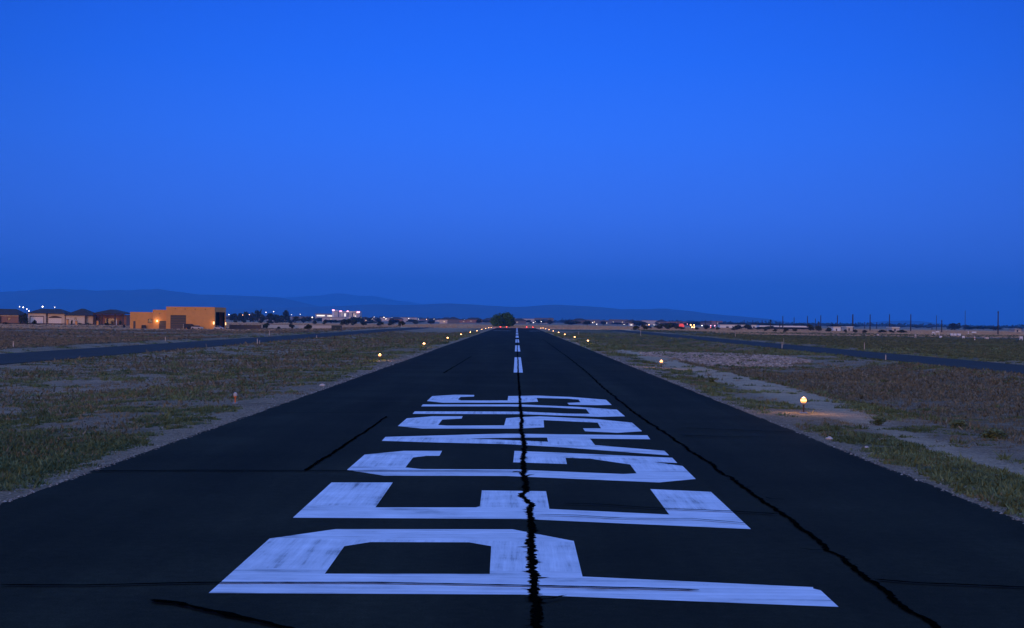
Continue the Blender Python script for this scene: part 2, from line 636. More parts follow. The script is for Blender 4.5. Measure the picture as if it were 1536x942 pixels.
# ------------------------------------------------------------------ runway and taxiways
def strip_mesh(name, x0f, x1f, y0, y1, z, mat, step=0.4, parent=None, th=0.06):
    m = MB()
    yv = []
    y = y0
    while y < y1:
        yv.append(y); y += step if y < 70 else step * (1 + (y - 70) / 40)
    yv.append(y1)
    Lp = [(x0f(t), t) for t in yv]; Rp = [(x1f(t), t) for t in yv]
    for i in range(len(yv) - 1):
        a, b, c, d = Lp[i], Rp[i], Rp[i + 1], Lp[i + 1]
        m.face([(a[0], a[1], z), (b[0], b[1], z), (c[0], c[1], z), (d[0], d[1], z)])
        m.face([(d[0], d[1], z), (d[0] - .02, d[1], z - th), (a[0] - .02, a[1], z - th), (a[0], a[1], z)])
        m.face([(b[0], b[1], z), (b[0] + .02, b[1], z - th), (c[0] + .02, c[1], z - th), (c[0], c[1], z)])
    return m.build(name, mat, parent)


def edge_n(t, seed, amp):
    return amp * (float(fbm(t, 3.3, 2.2, seed, 3)) - 0.5) * 2 + 0.12 * (float(vn(t, 8.1, 30.0, seed + 5)) - 0.5)


runway = strip_mesh('runway', lambda t: RW_L + edge_n(t, 61, 0.085), lambda t: RW_R + edge_n(t, 71, 0.085), -60, RW_END, 0.0, MAT['asphalt'], 0.2)
structure(runway)
taxi_l = strip_mesh('taxiway', lambda t: TAXI_L[0] + edge_n(t, 81, 0.1), lambda t: TAXI_L[1] + edge_n(t, 82, 0.1), -60, 640, TAXI_Z, MAT['taxi'], 1.0)
structure(taxi_l)
taxi_r = strip_mesh('taxiway', lambda t: TAXI_R[0] + edge_n(t, 83, 0.1), lambda t: TAXI_R[1] + edge_n(t, 84, 0.1), -60, 640, TAXI_Z, MAT['taxi'], 1.0)
structure(taxi_r)
conn = MB()
for (xa, xb) in ((TAXI_L[1] - 0.0, RW_L - 0.2), (RW_R + 0.2, TAXI_R[0])):
    conn.box(xa, xb, 606, 620, TAXI_Z - 0.06, TAXI_Z + 0.004)
structure(conn.build('taxiway', MAT['taxi']))


def G(px, py, z=0.0):
    p = hit(px, py, z)
    return (p.x, p.y)


ZP = 0.004
def letter(outer, holes=()):
    """flat painted letter from its corners, triangulated with holes by a curve-free ear fill"""
    from mathutils.geometry import tessellate_polygon
    loops = [[Vector((*G(*p), ZP)) for p in outer]] + [[Vector((*G(*p), ZP)) for p in h] for h in holes]
    tri = tessellate_polygon(loops)
    allp = [p for l in loops for p in l]
    m = MB()
    for t in tri:
        q = [allp[i] for i in t]
        if (q[1] - q[0]).cross(q[2] - q[0]).z < 0:
            q.reverse()
        m.face(q)
    return m.build('painted_letter', MAT['paint'], runway)


LET = [
    ([(313, 890), (404.2, 808.3), (503.5, 794), (768.8, 794.3), (860.7, 811.9), (873.8, 865.3), (1219.5, 881.2), (1220, 883.5), (1231, 886),
      (1257.9, 910.9), (780, 892.3)],
     [[(487.2, 861), (516.5, 819.7), (555.5, 813.5), (703.6, 813.9), (736.8, 819.7), (734.6, 861.4)]]),
    ([(439.3, 776.9), (497.2, 724), (589.2, 724), (563, 761.4), (714.4, 761.4), (719.9, 759.4), (722.8, 735.9), (819.1, 737.1),
      (824, 763.8), (1003.9, 772.2), (975.4, 733.9), (1066.5, 738.1), (1126.4, 794), (780, 778.7)], []),
    ([(520.5, 705), (546.9, 682.2), (605.5, 676.5), (663.1, 676.5), (659.2, 683.9), (639.6, 684.1), (619.5, 686.5), (608, 701.5),
      (632.8, 703.9), (781, 704.5), (799, 705.8), (934.8, 711.3), (954.9, 710.3), (945.2, 697), (885, 688.2), (848.3, 686.9),
      (850.4, 696.3), (769.8, 693.7), (771.7, 676.5), (838.1, 679.1), (1008.4, 686.9), (1015.9, 694.7), (978.8, 693.1),
      (1023.7, 699.2), (1043.6, 718.7), (988.5, 724), (760, 714.2), (576.2, 713.8)], []),
    ([(572.7, 661.5), (578.1, 655.6), (714.8, 651.7), (760, 650.7), (970.9, 653.1), (975.4, 659.1), (885, 658.2), (892.8, 667.9),
      (996.7, 676.5), (1003.8, 683.4), (845.9, 671.3), (760, 666.4), (648.4, 663.8)],
     [[(703, 657.9), (781, 656.6), (820.5, 656.6), (822.1, 662.9), (790, 661.3)]]),
    ([(596.7, 639.2), (610.2, 627.7), (649.8, 624.4), (694, 624.4), (692.5, 628), (663.3, 629.6), (657.3, 637.7), (670.8, 638.6),
      (756.2, 638.2), (759.2, 627.4), (782.5, 625.7), (809.4, 624.7), (894.8, 628.9), (947.9, 634.1), (963.2, 647.1), (926.2, 649.4),
      (877.5, 647.1), (874.6, 642.7), (901.5, 642.7), (896.3, 634.1), (815.4, 630.4), (816.2, 641.2), (777, 643.1), (633.4, 643.1)], []),
    ([(631.9, 609.7), (634.4, 606.7), (779.5, 606.7), (867.8, 610.5), (925.5, 614.6), (937.5, 624.7), (897.8, 625.4), (779.5, 621.4),
      (619.1, 620.9), (622.1, 617.2), (782.5, 617.5), (852.8, 620.6), (884.6, 620.9), (879, 613.9), (824.4, 611.2), (760, 609.7)], []),
    ([(640.4, 601.8), (648.3, 594.3), (682.8, 592.2), (711.5, 592.5), (710.9, 595), (691, 595.5), (687, 599.2), (691.8, 600.7),
      (761.4, 600.7), (762.4, 594.3), (804.9, 593.5), (855.8, 595.5), (909, 599.7), (917.5, 607.5), (894.8, 607.9), (853.6, 607.2),
      (851, 604.5), (870.8, 603.7), (867.8, 599.5), (851.3, 598.2), (804.9, 597), (807.2, 602.7), (775.6, 604.2), (664.8, 604.2)], []),
]
for outer, holes in LET:
    letter(outer, holes)

for k in range(9):
    y0 = 89.0 + 61.0 * k
    m = MB()
    m.face([(-0.13, y0, ZP), (0.37, y0, ZP), (0.35, y0 + 37, ZP), (-0.12, y0 + 37, ZP)])
    m.build('centreline_stripe', MAT['paint'], runway)
for (xa, xb) in ((-6.4, -1.6), (3.6, 6.4)):
    m = MB()
    m.face([(xa, 452, ZP), (xb, 452, ZP), (xb, 455, ZP), (xa, 455, ZP)])
    m.build('threshold_bar', MAT['paint'], runway)

crack_n = [0]
def crack(pts, w0, w1, rag=0.35, step=0.14, jit=0.04, world=False, spurs=0):
    crack_n[0] += 1
    z = 0.008 + 0.0015 * crack_n[0]
    P = [Vector((*(p if world else G(*p)), 0)) for p in pts]
    dense = []
    for i in range(len(P) - 1):
        a, b = P[i], P[i + 1]
        L = (b - a).length
        st = step * max(1.0, a.y / 40.0)
        n = max(1, int(L / st))
        for k in range(n):
            dense.append(a.lerp(b, k / n))
    dense.append(P[-1])
    n = len(dense)
    sd = 100 + crack_n[0] * 7
    m = MB()
    Ls, Rs = [], []
    for i, p in enumerate(dense):
        d = (dense[min(i + 1, n - 1)] - dense[max(i - 1, 0)]).normalized()
        nn = Vector((-d.y, d.x, 0))
        w = 0.88 * (w0 + (w1 - w0) * i / max(1, n - 1))
        wander = jit * (float(vn(i * 0.31, 1.7, 1.0, sd)) + float(vn(i * 0.09, 4.7, 1.0, sd + 1)) - 1.0)
        wl = w * 0.5 * (1 + rag * (random.random() * 2 - 1) + 0.5 * rag * (float(vn(i * 0.2, 9.0, 1.0, sd + 2)) - .5) * 2)
        wr = w * 0.5 * (1 + rag * (random.random() * 2 - 1) + 0.5 * rag * (float(vn(i * 0.2, 2.0, 1.0, sd + 3)) - .5) * 2)
        if i in (0, n - 1):
            wl *= 0.3; wr *= 0.3
        Ls.append(p + nn * (wander + wl)); Rs.append(p + nn * (wander - wr))
    if spurs:
        for _ in range(spurs):
            i = int(n * random.random() ** 1.6); i = min(i, n - 2)
            sgn = random.choice((-1, 1)); a0 = (Rs if sgn < 0 else Ls)[i]
            L = random.uniform(0.02, 0.09) * (3.0 if random.random() < 0.06 else 1.0); tx = a0.x - sgn * L; ty = a0.y + random.uniform(-0.10, 0.10)
            wd = random.uniform(0.015, 0.05)
            q = [(a0.x + sgn * .03, a0.y - wd, z), (a0.x + sgn * .03, a0.y + wd, z), (tx, ty, z)]
            if sgn < 0: q.reverse()
            m.face(q)
    for i in range(n - 1):
        m.face([(Rs[i].x, Rs[i].y, z), (Rs[i + 1].x, Rs[i + 1].y, z), (Ls[i + 1].x, Ls[i + 1].y, z), (Ls[i].x, Ls[i].y, z)])
    return m.build('crack_seal', MAT['tar'], runway)


crack([(806, 960), (805, 920), (802, 880), (798, 850), (797, 825), (793, 815), (797, 800), (798, 780), (793, 770), (797, 758), (790, 750), (780, 743.5),
       (790, 737), (788, 722), (785, 712), (786, 700), (784, 690), (787, 672), (784, 655), (781, 645), (783, 630), (781, 615), (780, 600), (779, 585), (778, 570), (777, 555),
       (777, 540), (776, 527), (776, 515), (775.5, 507)], 0.115, 0.085, 0.5, 0.045, 0.022, spurs=150)
crack([(790, 712), (776, 708), (768, 709)], 0.07, 0.04, 0.6, 0.05)
crack([(783, 717), (792, 713), (800, 712)], 0.08, 0.03, 0.6, 0.05)
crack([(1425, 958), (1400, 942), (1330, 890), (1300, 868), (1200, 792), (1120, 735), (1060, 693), (1000, 652), (950, 618), (905, 582), (881, 559), (850, 534.6), (813.5, 508.5)],
      0.085, 0.075, 0.45, 0.07, 0.07, spurs=40)
crack([(458, 706.5), (490, 686), (540, 653), (580, 625)], 0.085, 0.07, 0.35, 0.1)
crack([(665, 560), (690, 545), (708, 534)], 0.08, 0.06, 0.35, 0.2)
crack([(0, 879.5), (120, 880), (300, 876), (560, 876), (700, 878.5), (795, 880.5), (950, 884), (1049, 887)], 0.075, 0.085, 0.2, 0.1, 0.010)
crack([(1310, 871), (1380, 877), (1536, 883), (1600, 886)], 0.09, 0.07, 0.3, 0.08, 0.015)
crack([(230, 902), (270, 908), (320, 919), (420, 942), (480, 955)], 0.13, 0.10, 0.5, 0.1, 0.03)
crack([(134, 708), (300, 707), (520, 707.5), (640, 707.5), (784, 708.5)], 0.12, 0.10, 0.2, 0.1, 0.015)
crack([(846, 757), (900, 758.5), (980, 764), (1100, 769), (1168, 773)], 0.06, 0.09, 0.25, 0.08, 0.012)
crack([(803, 774), (860, 775), (940, 780), (1040, 780.5), (1126, 787.5)], 0.06, 0.05, 0.25, 0.08, 0.012)
crack([(1022, 643), (1100, 646), (1200, 650)], 0.10, 0.06, 0.4, 0.1)
crack([(1018, 654), (1100, 657), (1150, 657)], 0.12, 0.05, 0.5, 0.1)
crack([(330, 608), (450, 606), (640, 605.5)], 0.10, 0.07, 0.4, 0.15)
crack([(420, 621), (520, 620), (612, 619)], 0.07, 0.05, 0.4, 0.15)
crack([(1200, 826), (1222, 829), (1240, 828)], 0.04, 0.03, 0.6, 0.06)
crack([(1148, 749), (1160, 751), (1178, 752)], 0.06, 0.03, 0.6, 0.06)
crack([(812, 905), (830, 902), (852, 898)], 0.05, 0.03, 0.9, 0.04)

# ------------------------------------------------------------------ weeds, dry grass, rocks (stuff)
def clumps(name, mask_id, count, mat, blade_h, spread, label, thr, seed, k0=26):
    g = np.random.default_rng(seed)
    V = []; T = []
    n_try = count * 6
    y = np.exp(g.uniform(np.log(17), np.log(420), n_try))
    lim = np.minimum(0.345 * y + 3.0, 46.0 + 0.16 * y)
    x = g.uniform(-1, 1, n_try) * lim
    ok = (x < RW_L - 0.25) | (x > RW_R + 0.25)
    for (t0, t1) in (TAXI_L, TAXI_R):
        ok &= ~((x > t0 - 0.4) & (x < t1 + 0.4))
    zz = zones(x, y)[mask_id]
    nz = fbm(x, y, 1.9, 77 + seed, 4)
    ok &= (zz + (nz - 0.5) * 1.5 + g.normal(0, 0.10, n_try)) > thr
    x = x[ok][:count]; y = y[ok][:count]
    n = len(x)
    z = H(x, y)
    far_k = np.clip(y / 45.0, 1.0, 4.5)
    base_r = g.uniform(0.07, 0.30, n) ** 1.0 * spread * far_k ** 0.75
    hgt = g.lognormal(-0.35, 0.5, n).clip(0.25, 2.6) * blade_h * far_k ** 0.42
    tint = np.clip(0.5 + 0.9 * (fbm(x, y, 5.0, 91 + seed, 3) - 0.5) + g.normal(0, 0.18, n), 0, 1)
    k = k0
    a = g.uniform(0, 2 * PI, (n, k)); r = np.sqrt(g.uniform(0, 1, (n, k))) * base_r[:, None]
    bx = x[:, None] + np.cos(a) * r; by = y[:, None] + np.sin(a) * r
    bz = H(bx, by) - 0.01
    h = hgt[:, None] * g.uniform(0.35, 1.0, (n, k)) * (1 - 0.5 * (r / base_r[:, None]) ** 2)
    w = (0.012 + 0.020 * g.uniform(0, 1, (n, k))) * far_k[:, None] * (1.25 if mask_id == 0 else 0.7)
    la = g.uniform(0, 2 * PI, (n, k)); ln = h * g.uniform(0.2, 1.1, (n, k))
    wa = g.uniform(0, 2 * PI, (n, k))
    p0 = np.stack([bx - np.cos(wa) * w, by - np.sin(wa) * w, bz], -1)
    p1 = np.stack([bx + np.cos(wa) * w, by + np.sin(wa) * w, bz], -1)
    tx = bx + np.cos(la) * ln; ty = by + np.sin(la) * ln
    p2 = np.stack([tx, ty, bz + h], -1)
    pts = np.stack([p0, p1, p2], 2).reshape(-1, 3)
    f = np.arange(len(pts)).reshape(-1, 3)
    tt = np.repeat(np.clip(tint[:, None] + g.normal(0, 0.12, (n, k)), 0, 1).ravel(), 3)
    colr = np.stack([tt, tt, tt, np.ones_like(tt)], 1)
    o = mesh_np(name, pts, f, mat, ('tint', colr))
    tag(o, label, 'weeds' if mask_id == 0 else 'dry grass', kind='stuff')
    return o


clumps('weeds', 0, 30000, MAT['weed'], 0.10, 1.05, 'low grey green weeds growing in patches on the dirt beside the runway', 0.46, 5, 22)
clumps('dry_grass', 1, 10000, MAT['straw'], 0.10, 1.2, 'thin straw coloured dry grass scattered over the brown dirt verges', 0.42, 6, 16)


def stubble(n, seed):
    g = np.random.default_rng(seed)
    y = g.uniform(425, 1180, n); x = g.uniform(-1, 1, n) * (0.36 * y + 25)
    ok = (y > 615 + 20 * (vn(x, y, 40, 5) - .5)) | ((x < -52) & (y > 440)) | ((x > 62) & (y > 470 + 25 * vn(x, y, 40, 6)))
    ok &= ~((np.abs(x) < 12) & (y < 655))
    ok &= ~((np.abs(x) < 43) & (y < 632))
    ok &= ~((x > -120) & (x < -84) & (y > 484) & (y < 514))
    ok &= ~((x > -215) & (x < -140) & (y > 618) & (y < 645))
    x, y = x[ok], y[ok]; n = len(x)
    z = H(x, y)
    h = g.uniform(0.10, 0.30, n) * (0.6 + 0.8 * vn(x, y, 30, 9)) * np.where(y < 610, 0.6, 1.0)
    w = g.uniform(0.25, 0.6, n); a = g.normal(0, 0.7, n)
    dx, dy = np.cos(a) * w, np.sin(a) * w
    P = np.stack([np.stack([x - dx, y - dy, z - .03], 1), np.stack([x + dx, y + dy, z - .03], 1), np.stack([x + dx * .7, y + dy * .7 + .05, z + h], 1), np.stack([x - dx * .6, y - dy * .6 + .05, z + h * .8], 1)], 1)
    t = np.repeat(np.clip(g.normal(0.5, 0.25, n) + 0.5 * (vn(x, y, 50, 19) - .5), 0, 1), 4)
    o = mesh_np('dry_stubble', P.reshape(-1, 3), np.arange(n * 4).reshape(-1, 4), MAT['stubble'], ('tint', np.stack([t, t, t, np.ones_like(t)], 1)))
    return tag(o, 'pale tan dry stubble covering the open fields beyond the runway', 'stubble', kind='stuff')


MAT['stubble'] = leaf_mat('tan_stubble', (0.26, 0.185, 0.105), (0.44, 0.33, 0.20))
stubble(90000, 41)


def field_grass(n, seed, side, mat, label):
    g = np.random.default_rng(seed)
    y = np.exp(g.uniform(np.log(95), np.log(620), n))
    x = side * (43.0 + g.uniform(0, 1, n) ** 1.3 * np.maximum(0.36 * y - 20, 4))
    ok = (fbm(x, y * 0.7, 26, seed, 4) + 0.25 * (g.uniform(0, 1, n) - .5)) > 0.43
    ok &= ~((x > -122) & (x < -82) & (y > 480) & (y < 514))
    x, y = x[ok], y[ok]; n = len(x)
    z = H(x, y)
    h = g.uniform(0.05, 0.22, n) * np.clip(y / 200, 0.6, 1.3)
    w = g.uniform(0.06, 0.22, n) * np.clip(y / 130, 0.8, 3.0); a = g.normal(0, 0.8, n)
    dx, dy = np.cos(a) * w, np.sin(a) * w
    P = np.stack([np.stack([x - dx, y - dy, z - .03], 1), np.stack([x + dx, y + dy, z - .03], 1), np.stack([x + dx * .6, y + dy * .6 + .04, z + h], 1), np.stack([x - dx * .5, y - dy * .5 + .04, z + h * .8], 1)], 1)
    t = np.repeat(np.clip(g.normal(0.45, 0.25, n), 0, 1), 4)
    o = mesh_np('dry_grass', P.reshape(-1, 3), np.arange(n * 4).reshape(-1, 4), MAT[mat], ('tint', np.stack([t, t, t, np.ones_like(t)], 1)))
    return tag(o, label, 'grass', kind='stuff')


def basin_grass(n, seed, x0, x1, y0, y1, thr, mat, label):
    g = np.random.default_rng(seed)
    y = np.exp(g.uniform(np.log(y0), np.log(y1), n)); x = g.uniform(x0, x1, n)
    ok = (np.abs(x) < 0.345 * y + 3) & ((fbm(x, y * 0.8, 5, seed, 4) + 0.5 * (fbm(x, y, 22, seed + 4, 2) - .5) + 0.3 * (g.uniform(0, 1, n) - .5)) > thr)
    x, y = x[ok], y[ok]; n = len(x)
    k = np.clip(y / 55, 0.8, 3.5)
    h = g.lognormal(-2.75, 0.45, n) * k ** 0.4; w = g.uniform(0.012, 0.045, n) * k; a = g.normal(0, 0.9, n)
    dx, dy = np.cos(a) * w, np.sin(a) * w
    z = H(x, y); lx, ly = g.normal(0, .4, n) * h, g.normal(0, .4, n) * h
    P = np.stack([np.stack([x - dx, y - dy, z - .01], 1), np.stack([x + dx, y + dy, z - .01], 1), np.stack([x + dx * .4 + lx, y + dy * .4 + ly, z + h], 1), np.stack([x - dx * .5 + lx, y - dy * .5 + ly, z + h * .7], 1)], 1)
    t = np.repeat(np.clip(g.normal(0.45, 0.28, n), 0, 1), 4)
    o = mesh_np('dry_grass', P.reshape(-1, 3), np.arange(n * 4).reshape(-1, 4), MAT[mat], ('tint', np.stack([t, t, t, np.ones_like(t)], 1)))
    return tag(o, label, 'grass', kind='stuff')


MAT['fieldgrass'] = leaf_mat('brown_field_grass', (0.075, 0.066, 0.040), (0.21, 0.170, 0.105))
MAT['greengrass'] = leaf_mat('green_field_grass', (0.045, 0.060, 0.026), (0.125, 0.135, 0.060))
MAT['basingrass'] = leaf_mat('reddish_dry_grass', (0.070, 0.072, 0.045), (0.205, 0.185, 0.118))
basin_grass(60000, 61, 12.4, 31.5, 38, 130, 0.46, 'basingrass', 'reddish brown dry grass lining the drainage basin right of the runway')
basin_grass(70000, 62, -31.0, -9.5, 30, 420, 0.56, 'basingrass', 'brown dry grass between the runway and the left taxiway')
field_grass(60000, 51, -1, 'fieldgrass', 'brown dry grass on the field between the left taxiway and the buildings')
field_grass(60000, 52, 1, 'greengrass', 'low green grass on the field beyond the right taxiway')


def rock_field(n, x0, x1, y0, y1, seed):
    g = np.random.default_rng(seed)
    ico = np.array([(0, 0, -1), (.72, -.53, -.45), (-.28, -.85, -.45), (-.89, 0, -.45), (-.28, .85, -.45), (.72, .53, -.45),
                    (.28, -.85, .45), (-.72, -.53, .45), (-.72, .53, .45), (.28, .85, .45), (.89, 0, .45), (0, 0, 1)])
    fi = np.array([(0, 1, 2), (1, 0, 5), (0, 2, 3), (0, 3, 4), (0, 4, 5), (1, 5, 10), (2, 1, 6), (3, 2, 7), (4, 3, 8), (5, 4, 9),
                   (1, 10, 6), (2, 6, 7), (3, 7, 8), (4, 8, 9), (5, 9, 10), (6, 10, 11), (7, 6, 11), (8, 7, 11), (9, 8, 11), (10, 9, 11)])
    x = g.uniform(x0, x1, n); y = g.uniform(y0, y1, n)
    e = ((x - (x0 + x1) / 2) / ((x1 - x0) / 2)) ** 2 + ((y - (y0 + y1) / 2) / ((y1 - y0) / 2)) ** 2
    ok = e + 0.9 * (fbm(x, y, 5, seed, 3) - 0.5) < 0.95
    x, y = x[ok], y[ok]; n = len(x)
    s = g.uniform(0.045, 0.125, n) * (1 + 0.6 * (g.uniform(0, 1, n) > 0.92))
    P = ico[None] * g.uniform(0.6, 1.25, (n, 12, 3)) * s[:, None, None] * np.array([1, 1, 0.6])
    P = P + np.stack([x, y, H(x, y) + s * 0.12], 1)[:, None, :]
    f = (fi[None] + (np.arange(n) * 12)[:, None, None]).reshape(-1, 3)
    t = np.repeat(np.clip(g.normal(0.5, 0.28, n), 0, 1), 12)
    o = mesh_np('riprap_stones', P.reshape(-1, 3), f, MAT['rock'], ('tint', np.stack([t, t, t, np.ones_like(t)], 1)))
    return tag(o, 'patch of pale broken rip-rap stones on the far bank of the drainage basin', 'stones', kind='stuff')


rock_field(13000, 11.0, 25.5, 131, 162, 11)


def gravel(n, seed):
    g = np.random.default_rng(seed)
    y = np.exp(g.uniform(np.log(16), np.log(150), n))
    side = g.integers(0, 2, n) * 2 - 1
    off = g.exponential(0.42, n) - 0.10
    x = np.where(side < 0, RW_L - 0.02 - off, RW_R + 0.02 + off)
    s = g.uniform(0.010, 0.036, n) * np.clip(y / 45, 1, 2.2)
    a = g.uniform(0, 2 * PI, n)
    base = np.array([(1, 0, 0), (0, 1, 0), (-1, 0, 0), (0, -1, 0), (0.1, 0, .8)])
    P = base[None] * g.uniform(0.6, 1.2, (n, 5, 3)) * s[:, None, None]
    ca, sa = np.cos(a)[:, None], np.sin(a)[:, None]
    P = np.stack([P[..., 0] * ca - P[..., 1] * sa, P[..., 0] * sa + P[..., 1] * ca, P[..., 2]], -1)
    P = P + np.stack([x, y, np.where((x > RW_L - 0.05) & (x < RW_R + 0.05), 0.001, H(x, y) - 0.003)], 1)[:, None, :]
    fi = np.array([(0, 1, 4), (1, 2, 4), (2, 3, 4), (3, 0, 4)])
    f = (fi[None] + (np.arange(n) * 5)[:, None, None]).reshape(-1, 3)
    t = np.repeat(np.clip(g.normal(0.22, 0.28, n), 0, 1), 5)
    o = mesh_np('gravel', P.reshape(-1, 3), f, MAT['rock'], ('tint', np.stack([t, t, t, np.ones_like(t)], 1)))
    return tag(o, 'loose gravel scattered along both edges of the runway asphalt', 'gravel', kind='stuff')


gravel(7000, 31)


def stone(px, py, s, label, seed):
    g = np.random.default_rng(seed)
    m = MB()
    p = hit(px, py)
    prof = [(0.55, -0.15), (1.0, 0.05), (0.92, 0.35), (0.55, 0.62), (0.12, 0.70)]
    m.lathe([(r * s, z * s) for r, z in prof], 9)
    m.v = [tuple(c + g.normal(0, 0.09) * s for c in v) for v in m.v]
    o = m.build('stone', MAT['offwhite'])
    o.location = p
    return tag(o, label, 'stone')


stone(1244, 659, 0.10, 'pale stone lying at the right edge of the runway', 1)
stone(484, 579, 0.13, 'pale broken concrete lump lying at the left runway edge', 2)
stone(1300, 672, 0.06, 'small grey stone among the weeds right of the runway', 3)

# ------------------------------------------------------------------ runway lights
def light_fixture(name, label, cat, loc, group, lampmat, lit, power=0.0, colr=(1, .6, .3), big=1.0, stem='orange'):
    t = thing(name, label, cat, loc, random.uniform(0, PI), group)
    m = MB(); m.lathe([(0.13, -0.03), (0.13, 0.02), (0.10, 0.035), (0.035, 0.04)], 14); m.build('base_plate', MAT['steel'], t)
    m = MB(); m.lathe([(0.028, 0.04), (0.028, 0.16), (0.036, 0.165), (0.036, 0.19), (0.028, 0.195), (0.028, 0.27)], 10); m.build('stem', MAT['trim' if lit else stem], t)
    m = MB(); m.lathe([(0.03, 0.27), (0.075, 0.285), (0.08, 0.31), (0.07, 0.33)], 12); m.build('lamp_holder', MAT['orange' if not lit else 'steel'], t)
    prof = [(0.066, 0.33), (0.086 * big, 0.355), (0.092 * big, 0.385), (0.094 * big, 0.41), (0.090 * big, 0.44), (0.078 * big, 0.475), (0.05 * big, 0.50), (0.012, 0.515)]
    m = MB()
    m.lathe(prof[:3], 14, 1); m.lathe(prof[2:5], 14, 0); m.lathe(prof[4:], 14, 1)
    rim = {'lamp_amber': 'lamp_rim', 'lamp_near': 'lamp_rim', 'lamp_red': 'red_rim'}.get(lampmat, lampmat)
    m.build('lens', [MAT[lampmat], MAT[rim]], t, True)
    if not lit: t.scale = (0.72, 0.72, 0.72)
    if power:
        ld = bpy.data.lights.new('lamp_glow', 'POINT')
        ld.energy = power; ld.color = colr; ld.shadow_soft_size = 0.1
        lo = bpy.data.objects.new('lamp_glow', ld); C.objects.link(lo)
        lo.parent = t; lo.location = (0, 0, 0.62)
    return t


ORD = ['first', 'second', 'third', 'fourth', 'fifth', 'sixth', 'seventh', 'eighth', 'ninth', 'tenth', 'eleventh', 'twelfth', 'thirteenth']
XL, XR = -9.35, 9.1
left_y = [113, 167, 224, 278, 334, 389, 444, 499, 554, 609]
right_y = [52.2, 103.5, 210, 258, 311, 356, 410, 462, 514, 566, 618]
light_fixture('runway_edge_light', 'unlit edge light with pale lens and orange stem in the left weeds', 'runway light',
              (XL, 55.0, hz(XL, 55.0)), 'lights along the runway edges', 'lamp_off', False)
for i, y in enumerate(left_y):
    lab = 'lit amber edge light, %s lit one along the row left of the runway' % ORD[i]
    light_fixture('runway_edge_light', lab, 'runway light', (XL, y, hz(XL, y)), 'lights along the runway edges', 'lamp_amber' if y > 150 else 'lamp_near', True, 45.0 if y < 400 else 15)
for i, y in enumerate(right_y):
    lab = 'lit amber edge light, %s from the camera along the right row' % ORD[i]
    light_fixture('runway_edge_light', lab, 'runway light', (XR, y, hz(XR, y)), 'lights along the runway edges', 'lamp_amber' if y > 150 else 'lamp_near', True, 45.0 if y < 400 else 15)
for i, x in enumerate((-6.3, -3.9, 3.9, 6.3)):
    lab = 'lit red end light across the far runway end, %s from the left' % ORD[i]
    light_fixture('runway_end_light', lab, 'runway light', (x, 641.5, hz(x, 641.5)), 'red lights at the far runway end', 'lamp_red', True, 900.0, (1, .06, .05), 2.3)

# ------------------------------------------------------------------ thin marker posts along the taxiways
def marker_post(px, py_top, py_base, label, w=0.05, kind='white'):
    p = hit(px, py_base); w *= 0.62
    h = max(0.5, (py_base - py_top) * p.y / F)
    t = thing('marker_post', label, 'marker post', p, 0, 'thin marker posts along the taxiways')
    m = MB(); m.box(-w, w, -0.03, 0.03, -0.1, h); m.build('post', MAT['offwhite'], t)
    m = MB(); m.box(-w * 0.8, w * 0.8, -0.04, -0.032, h * 0.78, h * 0.95); m.build('reflector', MAT['steel'], t)
    return t


marker_post(20, 512, 521, 'thick white marker post beyond the left taxiway, nearest the left picture edge', 0.07)
marker_post(248, 505, 511.5, 'white marker post beyond the left taxiway, in front of the orange hangar', 0.06)
marker_post(386, 508, 517, 'taller of two white posts on the near side of the left taxiway', 0.06)
marker_post(389.5, 511, 517, 'shorter of two white posts on the near side of the left taxiway', 0.04)
marker_post(404, 496, 503, 'white marker post beyond the left taxiway near the round bush', 0.06)
marker_post(475, 503, 508, 'short white marker post on the near side of the left taxiway, before the grey cabinet', 0.05)
marker_post(602, 486, 491.5, 'white post standing before a round bush beyond the far end of the left taxiway', 0.12)
marker_post(961, 494, 503.5, 'white marker post on the grass right of the runway, past the rip-rap stones', 0.07)
marker_post(1173, 513, 523, 'thick white marker post beside the right taxiway behind the rip-rap stones', 0.07)
marker_post(1175.5, 507, 518, 'thin tall white rod beside the thick post at the right taxiway', 0.025)
marker_post(1296.5, 514, 525, 'thin grey white marker post on the near edge of the right taxiway', 0.05)
marker_post(1328.5, 532, 541, 'bright white marker post on the bare dirt before the right taxiway', 0.06)
marker_post(1103, 500, 506.5, 'small pale marker post on the green strip beyond the right taxiway', 0.05)
marker_post(1183.5, 497, 504, 'pale marker post on the green strip under the long white roofed building', 0.06)
marker_post(868, 497, 502, 'short white post beside the right row of runway lights', 0.06)

